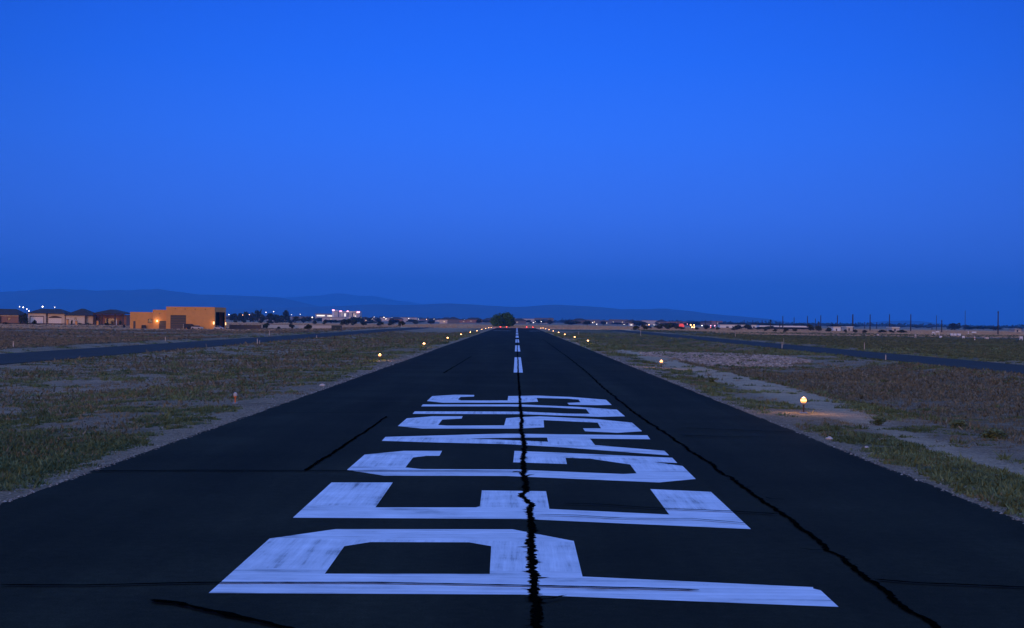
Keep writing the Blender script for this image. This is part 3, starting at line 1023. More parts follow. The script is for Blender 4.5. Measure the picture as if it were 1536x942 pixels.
# ------------------------------------------------------------------ trees
def crown_np(lobes, n, size, g, flat=0.75):
    """leaf clumps spread through a set of ellipsoid lobes"""
    w = np.array([l[3] * l[4] * l[5] for l in lobes]) ** (2 / 3)
    idx = g.choice(len(lobes), n, p=w / w.sum())
    L = np.array(lobes)[idx]
    d = g.normal(0, 1, (n, 3)); d /= np.linalg.norm(d, axis=1)[:, None]
    r = g.uniform(0, 1, n) ** 0.28 * g.uniform(0.82, 1.10, n)
    c = L[:, :3] + d * r[:, None] * L[:, 3:6]
    c[:, 2] = np.maximum(c[:, 2], size * 0.3)
    u = g.normal(0, 1, (n, 3)); u /= np.linalg.norm(u, axis=1)[:, None]
    v = np.cross(u, g.normal(0, 1, (n, 3))); v /= np.linalg.norm(v, axis=1)[:, None]
    s = size * g.uniform(0.5, 1.3, n)[:, None]
    p = np.stack([c - u * s - v * s * 0.5, c + u * s - v * s * 0.35, c + u * s * 0.8 + v * s * 0.6, c - u * s * 0.7 + v * s * 0.5], 1)
    lt = g.uniform(0.1, 0.9, len(lobes))[idx]
    t = np.clip(lt + g.normal(0, 0.2, n), 0, 1)
    t = np.repeat(t, 4)
    return p.reshape(-1, 3), np.arange(n * 4).reshape(-1, 4), np.stack([t, t, t, np.ones_like(t)], 1)


def make_tree(name, label, cat, group, w, h, n, size, mat, seed, trunk_h=0.25, nl=8):
    g = np.random.default_rng(seed)
    t = thing(name, label, cat, (0, 0, -500), 0, group)
    lobes = []
    for i in range(nl):
        a = g.uniform(0, 2 * PI); rr = g.uniform(0.0, 0.62) * w / 2
        lx, ly = math.cos(a) * rr, math.sin(a) * rr
        zc = h * g.uniform(trunk_h + 0.2, 0.74) * (1 - 0.25 * (rr / (w / 2)) ** 2)
        rx = w / 2 * g.uniform(0.34, 0.55)
        lobes.append((lx, ly, zc, rx, rx, min(h - zc, rx * 1.1) if zc + rx > h else rx * 0.9))
    v, f, c = crown_np(lobes, n, size, g)
    mesh_np('crown', v, f, mat, ('tint', c), t)
    m = MB()
    m.tube([(0, 0, -0.4), (0.03 * w, 0, h * 0.18), (0.0, 0.02 * w, h * 0.42)], [w * 0.035, w * 0.028, w * 0.02], 7)
    for i in range(5):
        L = lobes[i % len(lobes)]
        m.tube([(0, 0, h * 0.22), (L[0] * 0.5, L[1] * 0.5, h * 0.38), (L[0], L[1], L[2])], [w * 0.02, w * 0.014, w * 0.006], 5)
    m.build('trunk', MAT['bark'], t)
    return t


# prototypes, one metre wide and tall, scaled when copied
PROTO = []
for s in range(5):
    PROTO.append(make_tree('desert_bush', 'x', 'bush', None, 1.0, 1.0, 420, 0.085, MAT['leaf'], 200 + s, 0.02, 7))
WEEDP = []
for s in range(3):
    WEEDP.append(make_tree('weed_shrub', 'x', 'shrub', None, 1.0, 1.0, 520, 0.06, MAT['weed'], 400 + s, 0.02, 9))
FARP = []
for s in range(4):
    FARP.append(make_tree('town_tree', 'x', 'tree', None, 1.0, 1.0, 260, 0.10, MAT['farleaf'], 300 + s, 0.08, 6))
used_proto = set()


def plant(protos, loc, w, h, label, group, cat=None, name=None):
    p = random.choice(protos)
    o = dup(p, loc, random.uniform(0, 2 * PI), (w, w, h), label, group)
    if cat: o['category'] = cat
    if name: o.name = name
    return o


def bush_px(px, base, w, top, label, group='dark desert bushes around the airfield', dist=None, protos=None, cat=None, name=None):
    if dist is None:
        p = hit(px, base)
    else:
        p = far(px, base, dist); p.z = hz(p.x, p.y)
    s = p.y / F
    h = max(0.25, far(px, top, p.y).z - p.z)
    return plant(protos or PROTO, p, w * s * 1.5, h * 1.15, label, group, cat, name)


W = 'dark round bush on the tan field'
left_bush = [
    (399, 493, 9, 484.5, 'largest round green bush beside the low wall right of the orange hangar'),
    (438, 493, 7, 484.5, 'round green bush standing alone left of the hospital, above the left taxiway'),
    (463, 494, 9, 486, 'round green bush nearest the grey cabinet, left of it'),
    (418, 493.5, 4, 489.5, 'tiny bush between the two round bushes right of the hangar'),
    (352, 484.5, 6, 479.5, 'dark small bush just right of the hangar, left one of a pair'),
    (367, 484.5, 6, 479, 'dark small bush right of the hangar, right one of a pair'),
    (391, 485, 6, 480.5, 'low dark bush behind the largest round bush right of the hangar'),
    (404.5, 485.5, 8, 479.5, 'wide dark bush on the tan bank above the largest round bush'),
    (415, 485, 9, 480.5, 'flat dark bush on the tan bank, right beside a wide dark bush'),
    (436, 486, 6, 480, 'dark bush on the tan bank straight above the lone round bush'),
    (473, 487, 6, 480.5, 'low reddish dark bush below the left end of the hospital'),
    (487.5, 487, 6, 479, 'upright dark bush below the low wing of the hospital'),
    (515, 488, 9, 478.5, 'dark bush below the hospital tower, left one of three touching'),
    (522, 488, 9, 478, 'dark bush below the hospital tower, middle one of three touching'),
    (530, 488.5, 9, 477.5, 'dark bush below the hospital tower, right one of three touching'),
    (545, 488.5, 9, 481, 'dark bush just right of the hospital on the tan field'),
    (570, 489, 9, 481.5, 'dark dome shaped bush on the tan field, second right of the hospital'),
    (586, 488.5, 8, 481.5, 'dark dome shaped bush on the tan field, third right of the hospital'),
    (602, 489.5, 9, 481.5, 'dark bush behind a white post at the far end of the left taxiway'),
    (622, 487, 7, 480, 'dark bush on the tan field left of the big tree, rightmost of its row'),
]
for b in left_bush:
    bush_px(*b[:4], b[4])
right_bush = [
    (953, 495, 10, 487.5, 'dark bush at the left end of the hedge row right of the runway'),
    (967, 494.5, 9, 487, 'dark bush second from the left in the row right of the runway'),
    (990, 494, 12, 486, 'broad green bush at the left of the dense clump near the red sign'),
    (1002, 494, 17, 484.5, 'broadest and tallest green bush of the dense clump near the red sign'),
    (1014, 494, 10, 486.5, 'green bush at the right of the dense clump, touching the red sign'),
    (1023, 494.5, 9, 489, 'dark bush below the lit red sign'),
    (1046, 495, 6, 491, 'small dark bush right of the bright orange lights'),
    (1060, 494.5, 11, 487.5, 'dark bush between the orange lights and the red tail lights'),
    (1076, 495, 7, 490, 'small dark bush at the left end of the white warehouse'),
    (1099, 496, 6, 492, 'small dark bush before the middle of the white warehouse'),
    (1106, 495, 12, 487.5, 'dark leafy bush at the right end of the white warehouse'),
    (1122, 495, 14, 487, 'broad dark bush between the white warehouse and the long white roof'),
    (1138, 494.5, 12, 489.5, 'low dark bush at the left end of the long white roof'),
    (1152, 494.5, 16, 489, 'low broad bush under the left part of the long white roof'),
    (1148, 497, 5, 492.5, 'small bush before the long white roof, leftmost of four small ones'),
    (1163, 497.5, 5, 493, 'small bush before the long white roof, second of four small ones'),
    (1179, 498.5, 8, 491.5, 'small bush before the long white roof, third of four small ones'),
    (1193, 497.5, 7, 492.5, 'small bush before the long white roof, rightmost of four small ones'),
    (1216, 496.5, 10, 486.5, 'dark bush at the right end of the long white roof'),
    (1228, 498, 9, 488.5, 'dark bush beneath the right palm tree'),
    (1243, 498, 9, 491.5, 'dark bush left of the small white building past the palms'),
    (1268, 499, 6, 494, 'dark bush right of the small white building past the palms'),
    (1282, 499.5, 7, 494.5, 'dark bush beside the thickest utility pole'),
    (1298, 500, 7, 495, 'dark bush left of the fourth pole past the palms'),
    (1323, 499.5, 11, 494.5, 'wide low dark bush, leftmost of three on the far right field'),
    (1337, 499.5, 8, 495, 'low dark bush, middle of three on the far right field'),
    (1352, 499.5, 11, 494.5, 'wide low dark bush, rightmost of three on the far right field'),
]
for b in right_bush:
    bush_px(*b[:4], b[4])
# weeds big enough to be shrubs beside the runway on the right
for (px, base, w, top, lab) in [(1490, 657, 30, 646, 'small green shrub among weeds near the right picture edge'),
                                (1436, 642, 22, 633, 'small green shrub in the weeds left of a similar one, right of the amber light'),
                                (1318, 638, 20, 627, 'small dark green weed shrub nearest the amber light on its right'),
                                (1068, 575, 10, 566, 'small dark weed shrub on the pale dirt strip right of the runway')]:
    bush_px(px, base, w, top, lab, 'small green shrubs on the right verge', None, WEEDP)

# big round tree at the end of the runway
bt = thing('round_tree', 'big round dark green tree beyond the far end of the runway', 'tree', (0, 0, 0))
p = far(754, 488.5, 800); p.z = hz(p.x, p.y); bt.location = p; bt.scale = (0.86, 0.86, 0.95)
gg = np.random.default_rng(5)
lob = [(-3.6, 0, 3.4, 3.2, 3, 3.0), (-4.6, 1, 2.6, 2.6, 3, 2.4), (-1.2, -1, 3.9, 3.2, 3, 3.3), (1.8, 0, 4.3, 3.6, 3.4, 3.4), (3.8, 1, 3.6, 3.2, 3, 3.1),
       (4.6, -1, 2.6, 2.6, 2.6, 2.3), (0.6, -2, 2.4, 3.4, 2.5, 2.3), (2.8, -2, 5.0, 2.6, 2.4, 2.5), (-3.2, -1.5, 2.0, 3, 2.4, 2.0), (3.2, -2.4, 1.8, 2.6, 2, 1.8)]
v, f, c = crown_np(lob, 4200, 0.42, gg)
mesh_np('crown', v, f, MAT['leaf2'], ('tint', c), bt)
m = MB()
m.tube([(0, 0, -0.5), (0.1, 0, 1.2), (-0.2, 0, 2.8)], [0.5, 0.42, 0.3], 9)
for L in lob[:6]:
    m.tube([(0, 0, 0.9), (L[0] * .5, L[1] * .5, 2.0), (L[0], L[1], L[2])], [0.26, 0.18, 0.06], 6)
m.build('trunk', MAT['bark'], bt)


# palms
def palm(px, base, top, wpx, dist, label):
    p = far(px, base, dist); p.z = hz(p.x, p.y)
    h = far(px, top, dist).z - p.z
    r = wpx * dist / F / 2
    t = thing('palm_tree', label, 'palm tree', p, random.uniform(0, 6), 'palm trees by the long white roof')
    m = MB(); m.tube([(0, 0, -0.5), (0.05, 0, h * 0.5), (0, 0.05, h - r * 0.7)], [0.28, 0.22, 0.2], 8); m.build('trunk', MAT['bark'], t)
    m = MB()
    for k in range(30):
        a = random.uniform(0, 2 * PI); el = random.uniform(-0.9, 1.2); L = r * random.uniform(0.85, 1.15)
        d = Vector((math.cos(a) * math.cos(el), math.sin(a) * math.cos(el), math.sin(el)))
        q = Vector((-math.sin(a), math.cos(a), 0))
        o0 = Vector((0, 0, h - r * 0.75))
        prev = o0
        for j in range(1, 4):
            s = j / 3
            cur = o0 + d * L * s + Vector((0, 0, -0.55 * L * s * s))
            wd = 0.22 * r * (1 - 0.6 * s)
            m.face([prev - q * wd, prev + q * wd, cur + q * wd * 0.7, cur - q * wd * 0.7])
            prev = cur
    o = m.build('crown', MAT['farleaf'], t)
    ca = o.data.color_attributes.new('tint', 'FLOAT_COLOR', 'POINT')
    ca.data.foreach_set('color', np.repeat(np.random.default_rng(int(px)).uniform(0, .6, len(o.data.vertices)), 4))


palm(1155.5, 494, 478, 6, 900, 'tall palm tree above the left end of the long white roof')
palm(1169.5, 494, 484, 5, 950, 'short palm tree rising just over the long white roof, left of a shorter one')
palm(1174, 494, 486.5, 4, 950, 'shortest palm tree, rising just over the middle of the long white roof')
palm(1213, 494, 483.5, 6, 900, 'palm tree at the right end of the long white roof')
palm(1227.5, 496, 481, 5, 880, 'palm tree standing right of the long white roof, beside a tall pole')

# ------------------------------------------------------------------ utility poles
poles = [(1017, 480, 1500), (1058, 480, 1450), (1066, 480.5, 1600), (1075, 481, 1500), (1116, 480, 1400), (1129, 480, 1500), (1143, 480, 1350), (1174, 474, 1050),
         (1191, 476, 1150), (1211, 474, 1000), (1223, 478, 1250), (1231, 473, 950), (1256, 473, 930), (1279, 471.5, 900), (1305, 471.5, 880), (1334, 471.5, 860),
         (1366, 471.5, 840), (1404.5, 473, 1000), (1412.5, 480, 800), (1447.5, 466, 1100), (1497, 466.5, 640), (1297, 483, 1400), (1315, 483, 1400), (1490, 489, 1200), (1398, 488, 1300)]
landm = ['beyond the red sign', 'left of the white warehouse', 'left of the white warehouse, shorter of a close pair', 'at the left corner of the white warehouse',
         'between the warehouse and the long white roof', 'just left of the long white roof', 'at the left end of the long white roof', 'over the middle of the long white roof',
         'over the long white roof, right of its middle', 'at the right end of the long white roof', 'short one left of the right palm', 'right of the right palm',
         'behind the small white building past the palms', 'thickest of its row, beside a pale shed', 'second right of the small white building',
         'third right of the small white building', 'beyond the three low bushes', 'pale thin one above the white boxes', 'short one before the white frame sign',
         'tallest pale thin one near the right picture edge', 'rightmost and boldest', 'small far one left of a bold pole', 'small far one between two bold poles',
         'small far one left of the boldest pole', 'small far one left of the white boxes']
for (px, top, dist), lm in zip(poles, landm):
    p = far(px, 495, dist); p.z = hz(p.x, p.y)
    h = far(px, top, dist).z - p.z
    t = thing('utility_pole', 'dark wooden utility pole, ' + lm, 'utility pole', p, random.uniform(-.25, .25) + PI / 2 * 0.86, 'utility poles on the right horizon')
    r = (0.27 if dist < 1300 else 0.34) if px != 1279 else 0.42
    if px == 1497: r = 0.24
    if px in (1404.5, 1447.5): r = 0.18
    m = MB(); m.tube([(0, 0, -0.6), (0, 0, h)], [r * 1.15, r * 0.75], 8); m.build('shaft', MAT['pole'], t)
    m = MB(); m.box(-1.1, 1.1, -0.06, 0.06, h - 0.75, h - 0.6); m.build('crossarm', MAT['pole'], t)
    for x in (-1.0, -0.4, 0.4, 1.0) if px == 1497 else ():
        m = MB(); m.lathe([(0.04, 0), (0.06, 0.06), (0.03, 0.14)], 6, 0, (x, 0, h - 0.598)); m.build('insulator', MAT['grey'], t)

# ------------------------------------------------------------------ hangar
DH = 492.0
SH = DH / F
hp = far(193, 493, DH); hp.z = hz(hp.x + 12, hp.y) - 0.05
hang = thing('hangar', 'flat roofed orange stucco hangar with stepped parapets and brown garage doors', 'hangar', hp)
def hx(px):
    return (px - 193) * SH
def hzp(py, px=270):
    return far(px, py, DH).z - hp.z
H1, H2, H3 = hzp(468.0, 210), hzp(464.6, 238), hzp(460.3, 285)
def parapet(x0, x1, y0, y1, h, holes=()):
    """stucco block with a sunken roof and openings cut in its front wall (holes: x0,x1,z0,z1)"""
    m = MB(); wt = 0.35
    holes = sorted(holes)
    x = x0
    for (a, b, c, d) in holes:
        m.box(x, a, y0, y0 + wt, -0.3, h)
        if c > 0: m.box(a, b, y0, y0 + wt, -0.3, c)
        m.box(a, b, y0, y0 + wt, d, h)
        x = b
    m.box(x, x1, y0, y0 + wt, -0.3, h)
    m.box(x0, x1, y1 - wt, y1, -0.3, h)
    m.box(x0, x0 + wt, y0 + wt, y1 - wt, -0.3, h)
    m.box(x0 + wt, x1 - wt, y0 + wt, y1 - wt, h - 0.75, h - 0.55)
    return m
xa, xb, xc, xd = 0.0, hx(228), hx(249), hx(322)
gd = (hx(255.5), hx(279), 0, hzp(472.5, 267))
sd = (hx(237.5), hx(248.6), 0, hzp(481.2, 243))
wn = (hx(220.5), hx(226.3), hzp(484.2, 224), hzp(479, 224))
dr = (hx(198), hx(201.5), 0, hzp(481.5, 199))
m = parapet(xa, xb - 0.003, 1.5, 15, H1, [wn, dr]); m.box(xb - 0.35, xb - 0.006, 1.86, 14.6, -0.3, H1 - 0.01); m.build('low_wing', MAT['stucco'], hang)
m = parapet(xb, xc - 0.003, 0.9, 16, H2, [sd]); m.build('middle_wing', MAT['stucco'], hang)
m = parapet(xc, xd, 0.0, 19.0, H3, [gd])
sw = 0.4                                           # right end wall with the wide hangar opening
m.box(xd - sw, xd, 0.36, 1.6, -0.3, H3); m.box(xd - sw, xd, 17.4, 18.64, -0.3, H3); m.box(xd - sw, xd, 1.6, 17.4, 5.35, H3)
m.build('main_block', MAT['stucco'], hang)
m = MB(); m.box(xc + 0.4, xd - 0.6, 0.4, 18.5, -0.02, 0.03); m.build('slab_floor', MAT['grey'], hang)
m = MB()
for k in range(6):
    z0 = k * gd[3] / 6
    m.box(gd[0], gd[1], 0.16, 0.22, z0 + 0.01, z0 + gd[3] / 6 - 0.02)
m.build('garage_door', MAT['gdoor'], hang)
m = MB()
for k in range(4):
    z0 = k * sd[3] / 4
    m.box(sd[0], sd[1], 1.06, 1.12, z0 + 0.01, z0 + sd[3] / 4 - 0.02)
m.build('garage_door', MAT['gdoor'], hang)
m = MB(); m.box(wn[0], wn[1], 1.68, 1.72, wn[2], wn[3]); w_ = m.build('window', MAT['glass'], hang)
m = MB()
for (q0, q1, r0, r1) in ((wn[0], wn[1], wn[2] - 0.08, wn[2]), (wn[0], wn[1], wn[3], wn[3] + 0.08), (wn[0] - .08, wn[0], wn[2] - .08, wn[3] + .08), (wn[1], wn[1] + .08, wn[2] - .08, wn[3] + .08)):
    m.box(q0, q1, 1.44, 1.497, r0, r1)
m.build('frame', MAT['trim'], w_)
m = MB(); m.box(dr[0], dr[1], 1.62, 1.68, 0.02, dr[3]); m.build('door', MAT['gdoor'], hang)
m = MB(); m.box(xd - 0.32, xd - 0.22, 1.6, 9.2, 0.04, 5.35); m.build('shade_black_door', MAT['void'], hang)  # door leaves: the unlit interior's shade is put into their near-black colour
m = MB(); m.box(xd - 0.20, xd - 0.12, 14.6, 17.4, 0.04, 5.35); m.build('shade_black_door', MAT['void'], hang)
for px in (263, 277.6, 293, 308):
    m = MB(); m.tube([(hx(px), 0.05, H3 - 0.62), (hx(px), -0.55, H3 - 0.68)], [0.10, 0.10], 8); m.build('roof_spout', MAT['trim'], hang)
m = MB(); m.tube([(hx(238), 0.95, H2 - 1.15), (hx(238), 0.4, H2 - 1.2)], [0.10, 0.10], 8); m.build('roof_spout', MAT['trim'], hang)


def sconce(x, y, z, face, parent, power, h=0.7):
    m = MB()
    if face == 'front':
        m.prism([(x - 0.16, z - h / 2), (x + 0.16, z - h / 2), (x + 0.20, z + h / 2), (x - 0.20, z + h / 2)], 'y', y - 0.22, y - 0.002)
        lp = (x, y - 0.5, z)
    else:
        m.prism([(y - 0.16, z - h / 2), (y + 0.16, z - h / 2), (y + 0.20, z + h / 2), (y - 0.20, z + h / 2)], 'x', x + 0.002, x + 0.22)
        lp = (x + 0.5, y, z)
    m.build('wall_lamp', MAT['sconce'], parent)
    ld = bpy.data.lights.new('lamp_glow', 'POINT'); ld.energy = power; ld.color = (1, .62, .28); ld.shadow_soft_size = 0.15
    lo = bpy.data.objects.new('lamp_glow', ld); C.objects.link(lo); lo.parent = parent; lo.location = lp


sconce(hx(234.8), 0.9, hzp(481.5, 235), 'front', hang, 60)
sconce(hx(320.8), 0.0, hzp(484.5, 321), 'front', hang, 25, 0.85)
sconce(xd, 18.0, hzp(486, 340), 'side', hang, 25, 0.85)

# ------------------------------------------------------------------ things around the hangar
def wheel(m, x, y, r, w, mat=0):
    m.tube([(x - w / 2, y, r), (x + w / 2, y, r)], [r, r], 14, mat)


def car(label, loc, rz, paint, group=None, s=1.0):
    t = thing('parked_car', label, 'car', loc, rz, group)
    t.scale = (s, s, s)
    m = MB()   # side outline, nose towards -y
    m.prism([(-2.15, 0.28), (-2.2, 0.55), (-2.0, 0.78), (-1.0, 0.92), (1.5, 0.98), (2.1, 0.9), (2.2, 0.5), (2.1, 0.28)], 'x', -0.86, 0.86)
    m.build('body', paint, t)
    m = MB()
    m.prism([(-1.0, 0.925), (-0.35, 1.38), (0.9, 1.42), (1.6, 0.985)], 'x', -0.74, 0.74)
    m.build('windows', MAT['glass'], t)
    m = MB(); m.prism([(-0.4, 1.385), (0.92, 1.425), (0.9, 1.47), (-0.25, 1.44)], 'x', -0.70, 0.70); m.build('roof', paint, t)
    for x in (-0.82, 0.82):
        for y in (-1.35, 1.35):
            m = MB(); wheel(m, x, y, 0.33, 0.22); m.build('wheel', MAT['rubber'], t)
    for x in (-0.6, 0.6):
        m = MB(); m.box(x - 0.2, x + 0.2, -2.2, -2.12, 0.58, 0.72); m.build('headlight', MAT['steel'], t)
    return t


pc = hit(299, 494.2); car('white low car parked before the orange hangar front wall', (hp.x + hx(299), hp.y - 3.0, hz(hp.x + hx(299), hp.y - 3)), R(62), MAT['offwhite'], None, 0.82)
car('white car parked low before the dark hangar opening', (hp.x + hx(329.5), hp.y - 1.0, hz(hp.x + hx(329), hp.y - 1)), R(75), MAT['offwhite'], None, 0.72)

# covered dark trailer
t = thing('cargo_trailer', 'dark covered cargo trailer parked against the orange hangar wall', 'trailer', (hp.x + hx(285.5), hp.y - 1.6, hz(hp.x + hx(285), hp.y - 1.6)))
m = MB(); m.prism([(-1.35, 0.45), (1.15, 0.45), (1.15, 1.35), (0.7, 1.62), (-1.35, 1.66)], 'y', -0.8, 0.8); m.build('body', MAT['dark'], t)
m = MB(); m.tube([(1.15, 0, 0.45), (2.0, 0, 0.42)], [0.05, 0.04], 6); m.build('tow_bar', MAT['steel'], t)
for y in (-0.82, 0.82):
    m = MB(); m.tube([(-0.2, y - 0.1, 0.33), (-0.2, y + 0.1, 0.33)], [0.33, 0.33], 14); m.build('wheel', MAT['rubber'], t)
# air conditioner
t = thing('air_conditioner', 'black air conditioner box by the low orange hangar wing', 'air conditioner', (hp.x + hx(215), hp.y + 0.5, hz(hp.x + hx(215), hp.y)))
m = MB(); m.box(-0.6, 0.6, -0.45, 0.45, 0.08, 1.05, taper=0.02); m.build('casing', MAT['dark'], t)
m = MB(); m.lathe([(0.36, 1.052), (0.36, 1.10), (0.1, 1.12)], 14); m.build('fan_grille', MAT['steel'], t)
m = MB(); m.box(-0.7, 0.7, -0.55, 0.55, -0.1, 0.08); m.build('pad', MAT['grey'], t)
# bollard before the garage door
t = thing('bollard', 'pale round bollard standing before the tall brown garage door', 'bollard', (hp.x + hx(276.3), hp.y - 1.2, hz(hp.x + hx(276), hp.y - 1.2)))
m = MB(); m.lathe([(0.11, -0.2), (0.11, 1.45), (0.06, 1.55)], 10); m.build('post', MAT['offwhite'], t)
m = MB(); m.lathe([(0.115, 1.1), (0.115, 1.3)], 10); m.build('band', MAT['grey'], t)
# barrel left of hangar
t = thing('barrel', 'dark barrel standing on the dirt left of the orange hangar', 'barrel', hit(186, 491.5))
m = MB(); m.lathe([(0.33, -0.05), (0.36, 0.1), (0.33, 0.45), (0.36, 0.5), (0.33, 0.9), (0.30, 0.95)], 14); m.build('drum', MAT['dark'], t)
m = MB(); m.lathe([(0.31, 0.951), (0.31, 0.97)], 14); m.build('lid', MAT['steel'], t)

# low block wall right of the hangar
pa, pb = far(345, 493, 515), far(391, 493, 515)
zw = hz(pa.x, 515)
t = thing('block_wall', 'low purplish brown block wall right of the hangar opening', 'wall', (pa.x, 515, zw))
m = MB(); m.box(0, pb.x - pa.x, 0, 0.2, -0.4, 1.25); m.build('panel', MAT['block'], t)
m = MB(); m.box(-0.03, pb.x - pa.x + 0.03, -0.03, 0.23, 1.252, 1.33); m.build('coping', MAT['trim'], t)
for k in range(4):
    x = (pb.x - pa.x) * k / 3
    m = MB(); m.box(x - 0.22, x + 0.22, -0.1, 0.3, -0.4, 1.42); m.build('pier', MAT['block'], t)
# field wall seen as a long pale grey band behind the bushes
pa, pb = far(392, 492, 560), far(498, 492, 560)
t = thing('block_wall', 'long low grey block wall running behind the round bushes to the grey cabinet', 'wall', (pa.x, 560, hz(pa.x, 560)))
m = MB(); m.box(0, pb.x - pa.x, 0, 0.2, -0.5, 1.3); m.build('panel', MAT['offwhite'], t)
m.v = []; m.f = []; m.m = []
m.box(-0.03, pb.x - pa.x + 0.03, -0.03, 0.23, 1.302, 1.38); m.build('coping', MAT['grey'], t)

# utility cabinet
p = hit(505, 496)
t = thing('utility_cabinet', 'dark slate grey utility cabinet standing beyond the left taxiway', 'cabinet', p)
s = p.y / F
m = MB(); m.box(-7.6 * s, 7.6 * s, -0.5, 0.5, 0.05, 7.6 * s); m.build('casing', MAT['cabinet'], t)
m = MB(); m.box(-7.8 * s, 7.8 * s, -0.56, 0.56, 7.6 * s + 0.002, 7.6 * s + 0.07); m.build('lid', MAT['cabinet'], t)
m = MB(); m.box(-8.2 * s, 8.2 * s, -0.7, 0.7, -0.2, 0.05); m.build('pad', MAT['grey'], t)
for x in (-3.7, 3.7):
    m = MB(); m.box((x - 3.5) * s, (x + 3.5) * s, -0.53, -0.502, 0.15, 7.2 * s); d_ = m.build('door', MAT['cabinet'], t)
    m = MB(); m.box((x + 2.6) * s, (x + 3.0) * s, -0.56, -0.532, 0.5, 0.75); m.build('handle', MAT['steel'], d_)

# ------------------------------------------------------------------ houses at the left
DHS = 627.0
SS = DHS / F
def house_root(px0, label):
    p = far(px0, 487.5, DHS)
    p.z = hz(p.x + 8, DHS)
    return thing('ranch_house', label, 'house', p), (lambda px: (px - px0) * SS), (lambda py, px=px0 + 20: far(px, py, DHS).z - p.z)


def wall_block(x0, x1, y0, y1, h, parent, mat, name='wall', openings=()):
    m = MB(); x = x0
    for (a, b, c, d) in sorted(openings):
        m.box(x, a, y0, y0 + 0.25, -0.4, h)
        if c > 0: m.box(a, b, y0, y0 + 0.25, -0.4, c)
        m.box(a, b, y0, y0 + 0.25, d, h)
        x = b
    m.box(x, x1, y0, y0 + 0.25, -0.4, h)
    m.box(x0, x1, y1 - 0.25, y1, -0.4, h)
    m.box(x0, x0 + 0.25, y0 + 0.25, y1 - 0.25, -0.4, h)
    m.box(x1 - 0.25, x1, y0 + 0.25, y1 - 0.25, -0.4, h)
    return m.build(name, MAT[mat], parent)


def sect_door(a, b, d, y, parent, mat):
    m = MB()
    for k in range(4):
        m.box(a, b, y, y + 0.06, k * d / 4 + 0.01, (k + 1) * d / 4 - 0.015)
    return m.build('garage_door', MAT[mat], parent)


def window(a, b, c, d, y, parent, mat='glass'):
    m = MB(); m.box(a, b, y + 0.12, y + 0.15, c, d); w = m.build('window', MAT[mat], parent)
    m = MB()
    for (q0, q1, r0, r1) in ((a, b, c - .07, c), (a, b, d, d + .07), (a - .07, a, c - .07, d + .07), (b, b + .07, c - .07, d + .07)):
        m.box(q0, q1, y - 0.05, y - 0.003, r0, r1)
    m.build('frame', MAT['trim'], w)
    return w


# house A: brown, cut by the picture edge
hA, ax, az = house_root(-30, 'brown stucco house cut by the left picture edge')
ht = az(472.5)
wv = (ax(11), ax(14.5), az(479.5), az(476.5))
wall_block(ax(-25), ax(27), 0.5, 12, ht, hA, 'stucco2', openings=[wv])
window(*wv, 0.5, hA)
m = MB(); m.hip(ax(-27), ax(29), -0.1, 12.6, ht + 0.002, az(463), inset=3.0); m.build('roof', MAT['roof'], hA)
m = MB(); m.box(ax(0), ax(27) + 0.02, 0.42, 0.497, ht - 0.35, ht - 0.05); m.build('frieze', MAT['cream'], hA)
m = MB(); m.box(ax(-2.5), ax(0.8), -0.3, 0.49, -0.3, ht - 0.4); m.build('porch_pier', MAT['trim'], hA)

# house B: two pale garage doors
hB, bx_, bz_ = house_root(42, 'cream house with two pale garage doors under a dark hipped roof')
ht = bz_(470.2, 68)
d1 = (bx_(45.5), bx_(65), 0, bz_(475, 55)); d2 = (bx_(72), bx_(91), 0, bz_(477, 82))
wall_block(bx_(42), bx_(68.5), 0.0, 12, ht, hB, 'cream', openings=[d1])
wall_block(bx_(70.5), bx_(96), 1.0, 12, ht - 0.05, hB, 'cream', openings=[d2])
m = MB(); m.box(bx_(68.5), bx_(70.5), 1.6, 11.9, -0.4, ht - 0.1); m.build('recess_wall', MAT['trim'], hB)
sect_door(d1[0], d1[1], d1[3], 0.1, hB, 'cream2'); sect_door(d2[0], d2[1], d2[3], 1.1, hB, 'cream2')
m = MB(); m.box(d1[0] - .25, d1[1] + .25, -0.06, -0.003, d1[3], d1[3] + 0.28); m.box(d1[0] - .25, d1[0], -0.06, -0.003, 0, d1[3]); m.box(d1[1], d1[1] + .25, -0.06, -0.003, 0, d1[3])
m.build('door_surround', MAT['trim'], hB)
m = MB()
arc = [(d2[0] - .2, d2[3])] + [(d2[0] + (d2[1] - d2[0]) * k / 10, d2[3] + 0.28 + 0.55 * math.sin(PI * k / 10)) for k in range(11)] + [(d2[1] + .2, d2[3])]
m.prism(arc, 'y', 0.94, 0.997); m.build('door_arch', MAT['trim'], hB)
m = MB(); m.hip(bx_(40.5), bx_(97.0), -0.6, 12.9, ht + 0.002, bz_(463.2, 68), inset=3.2); m.build('roof', MAT['roof'], hB)

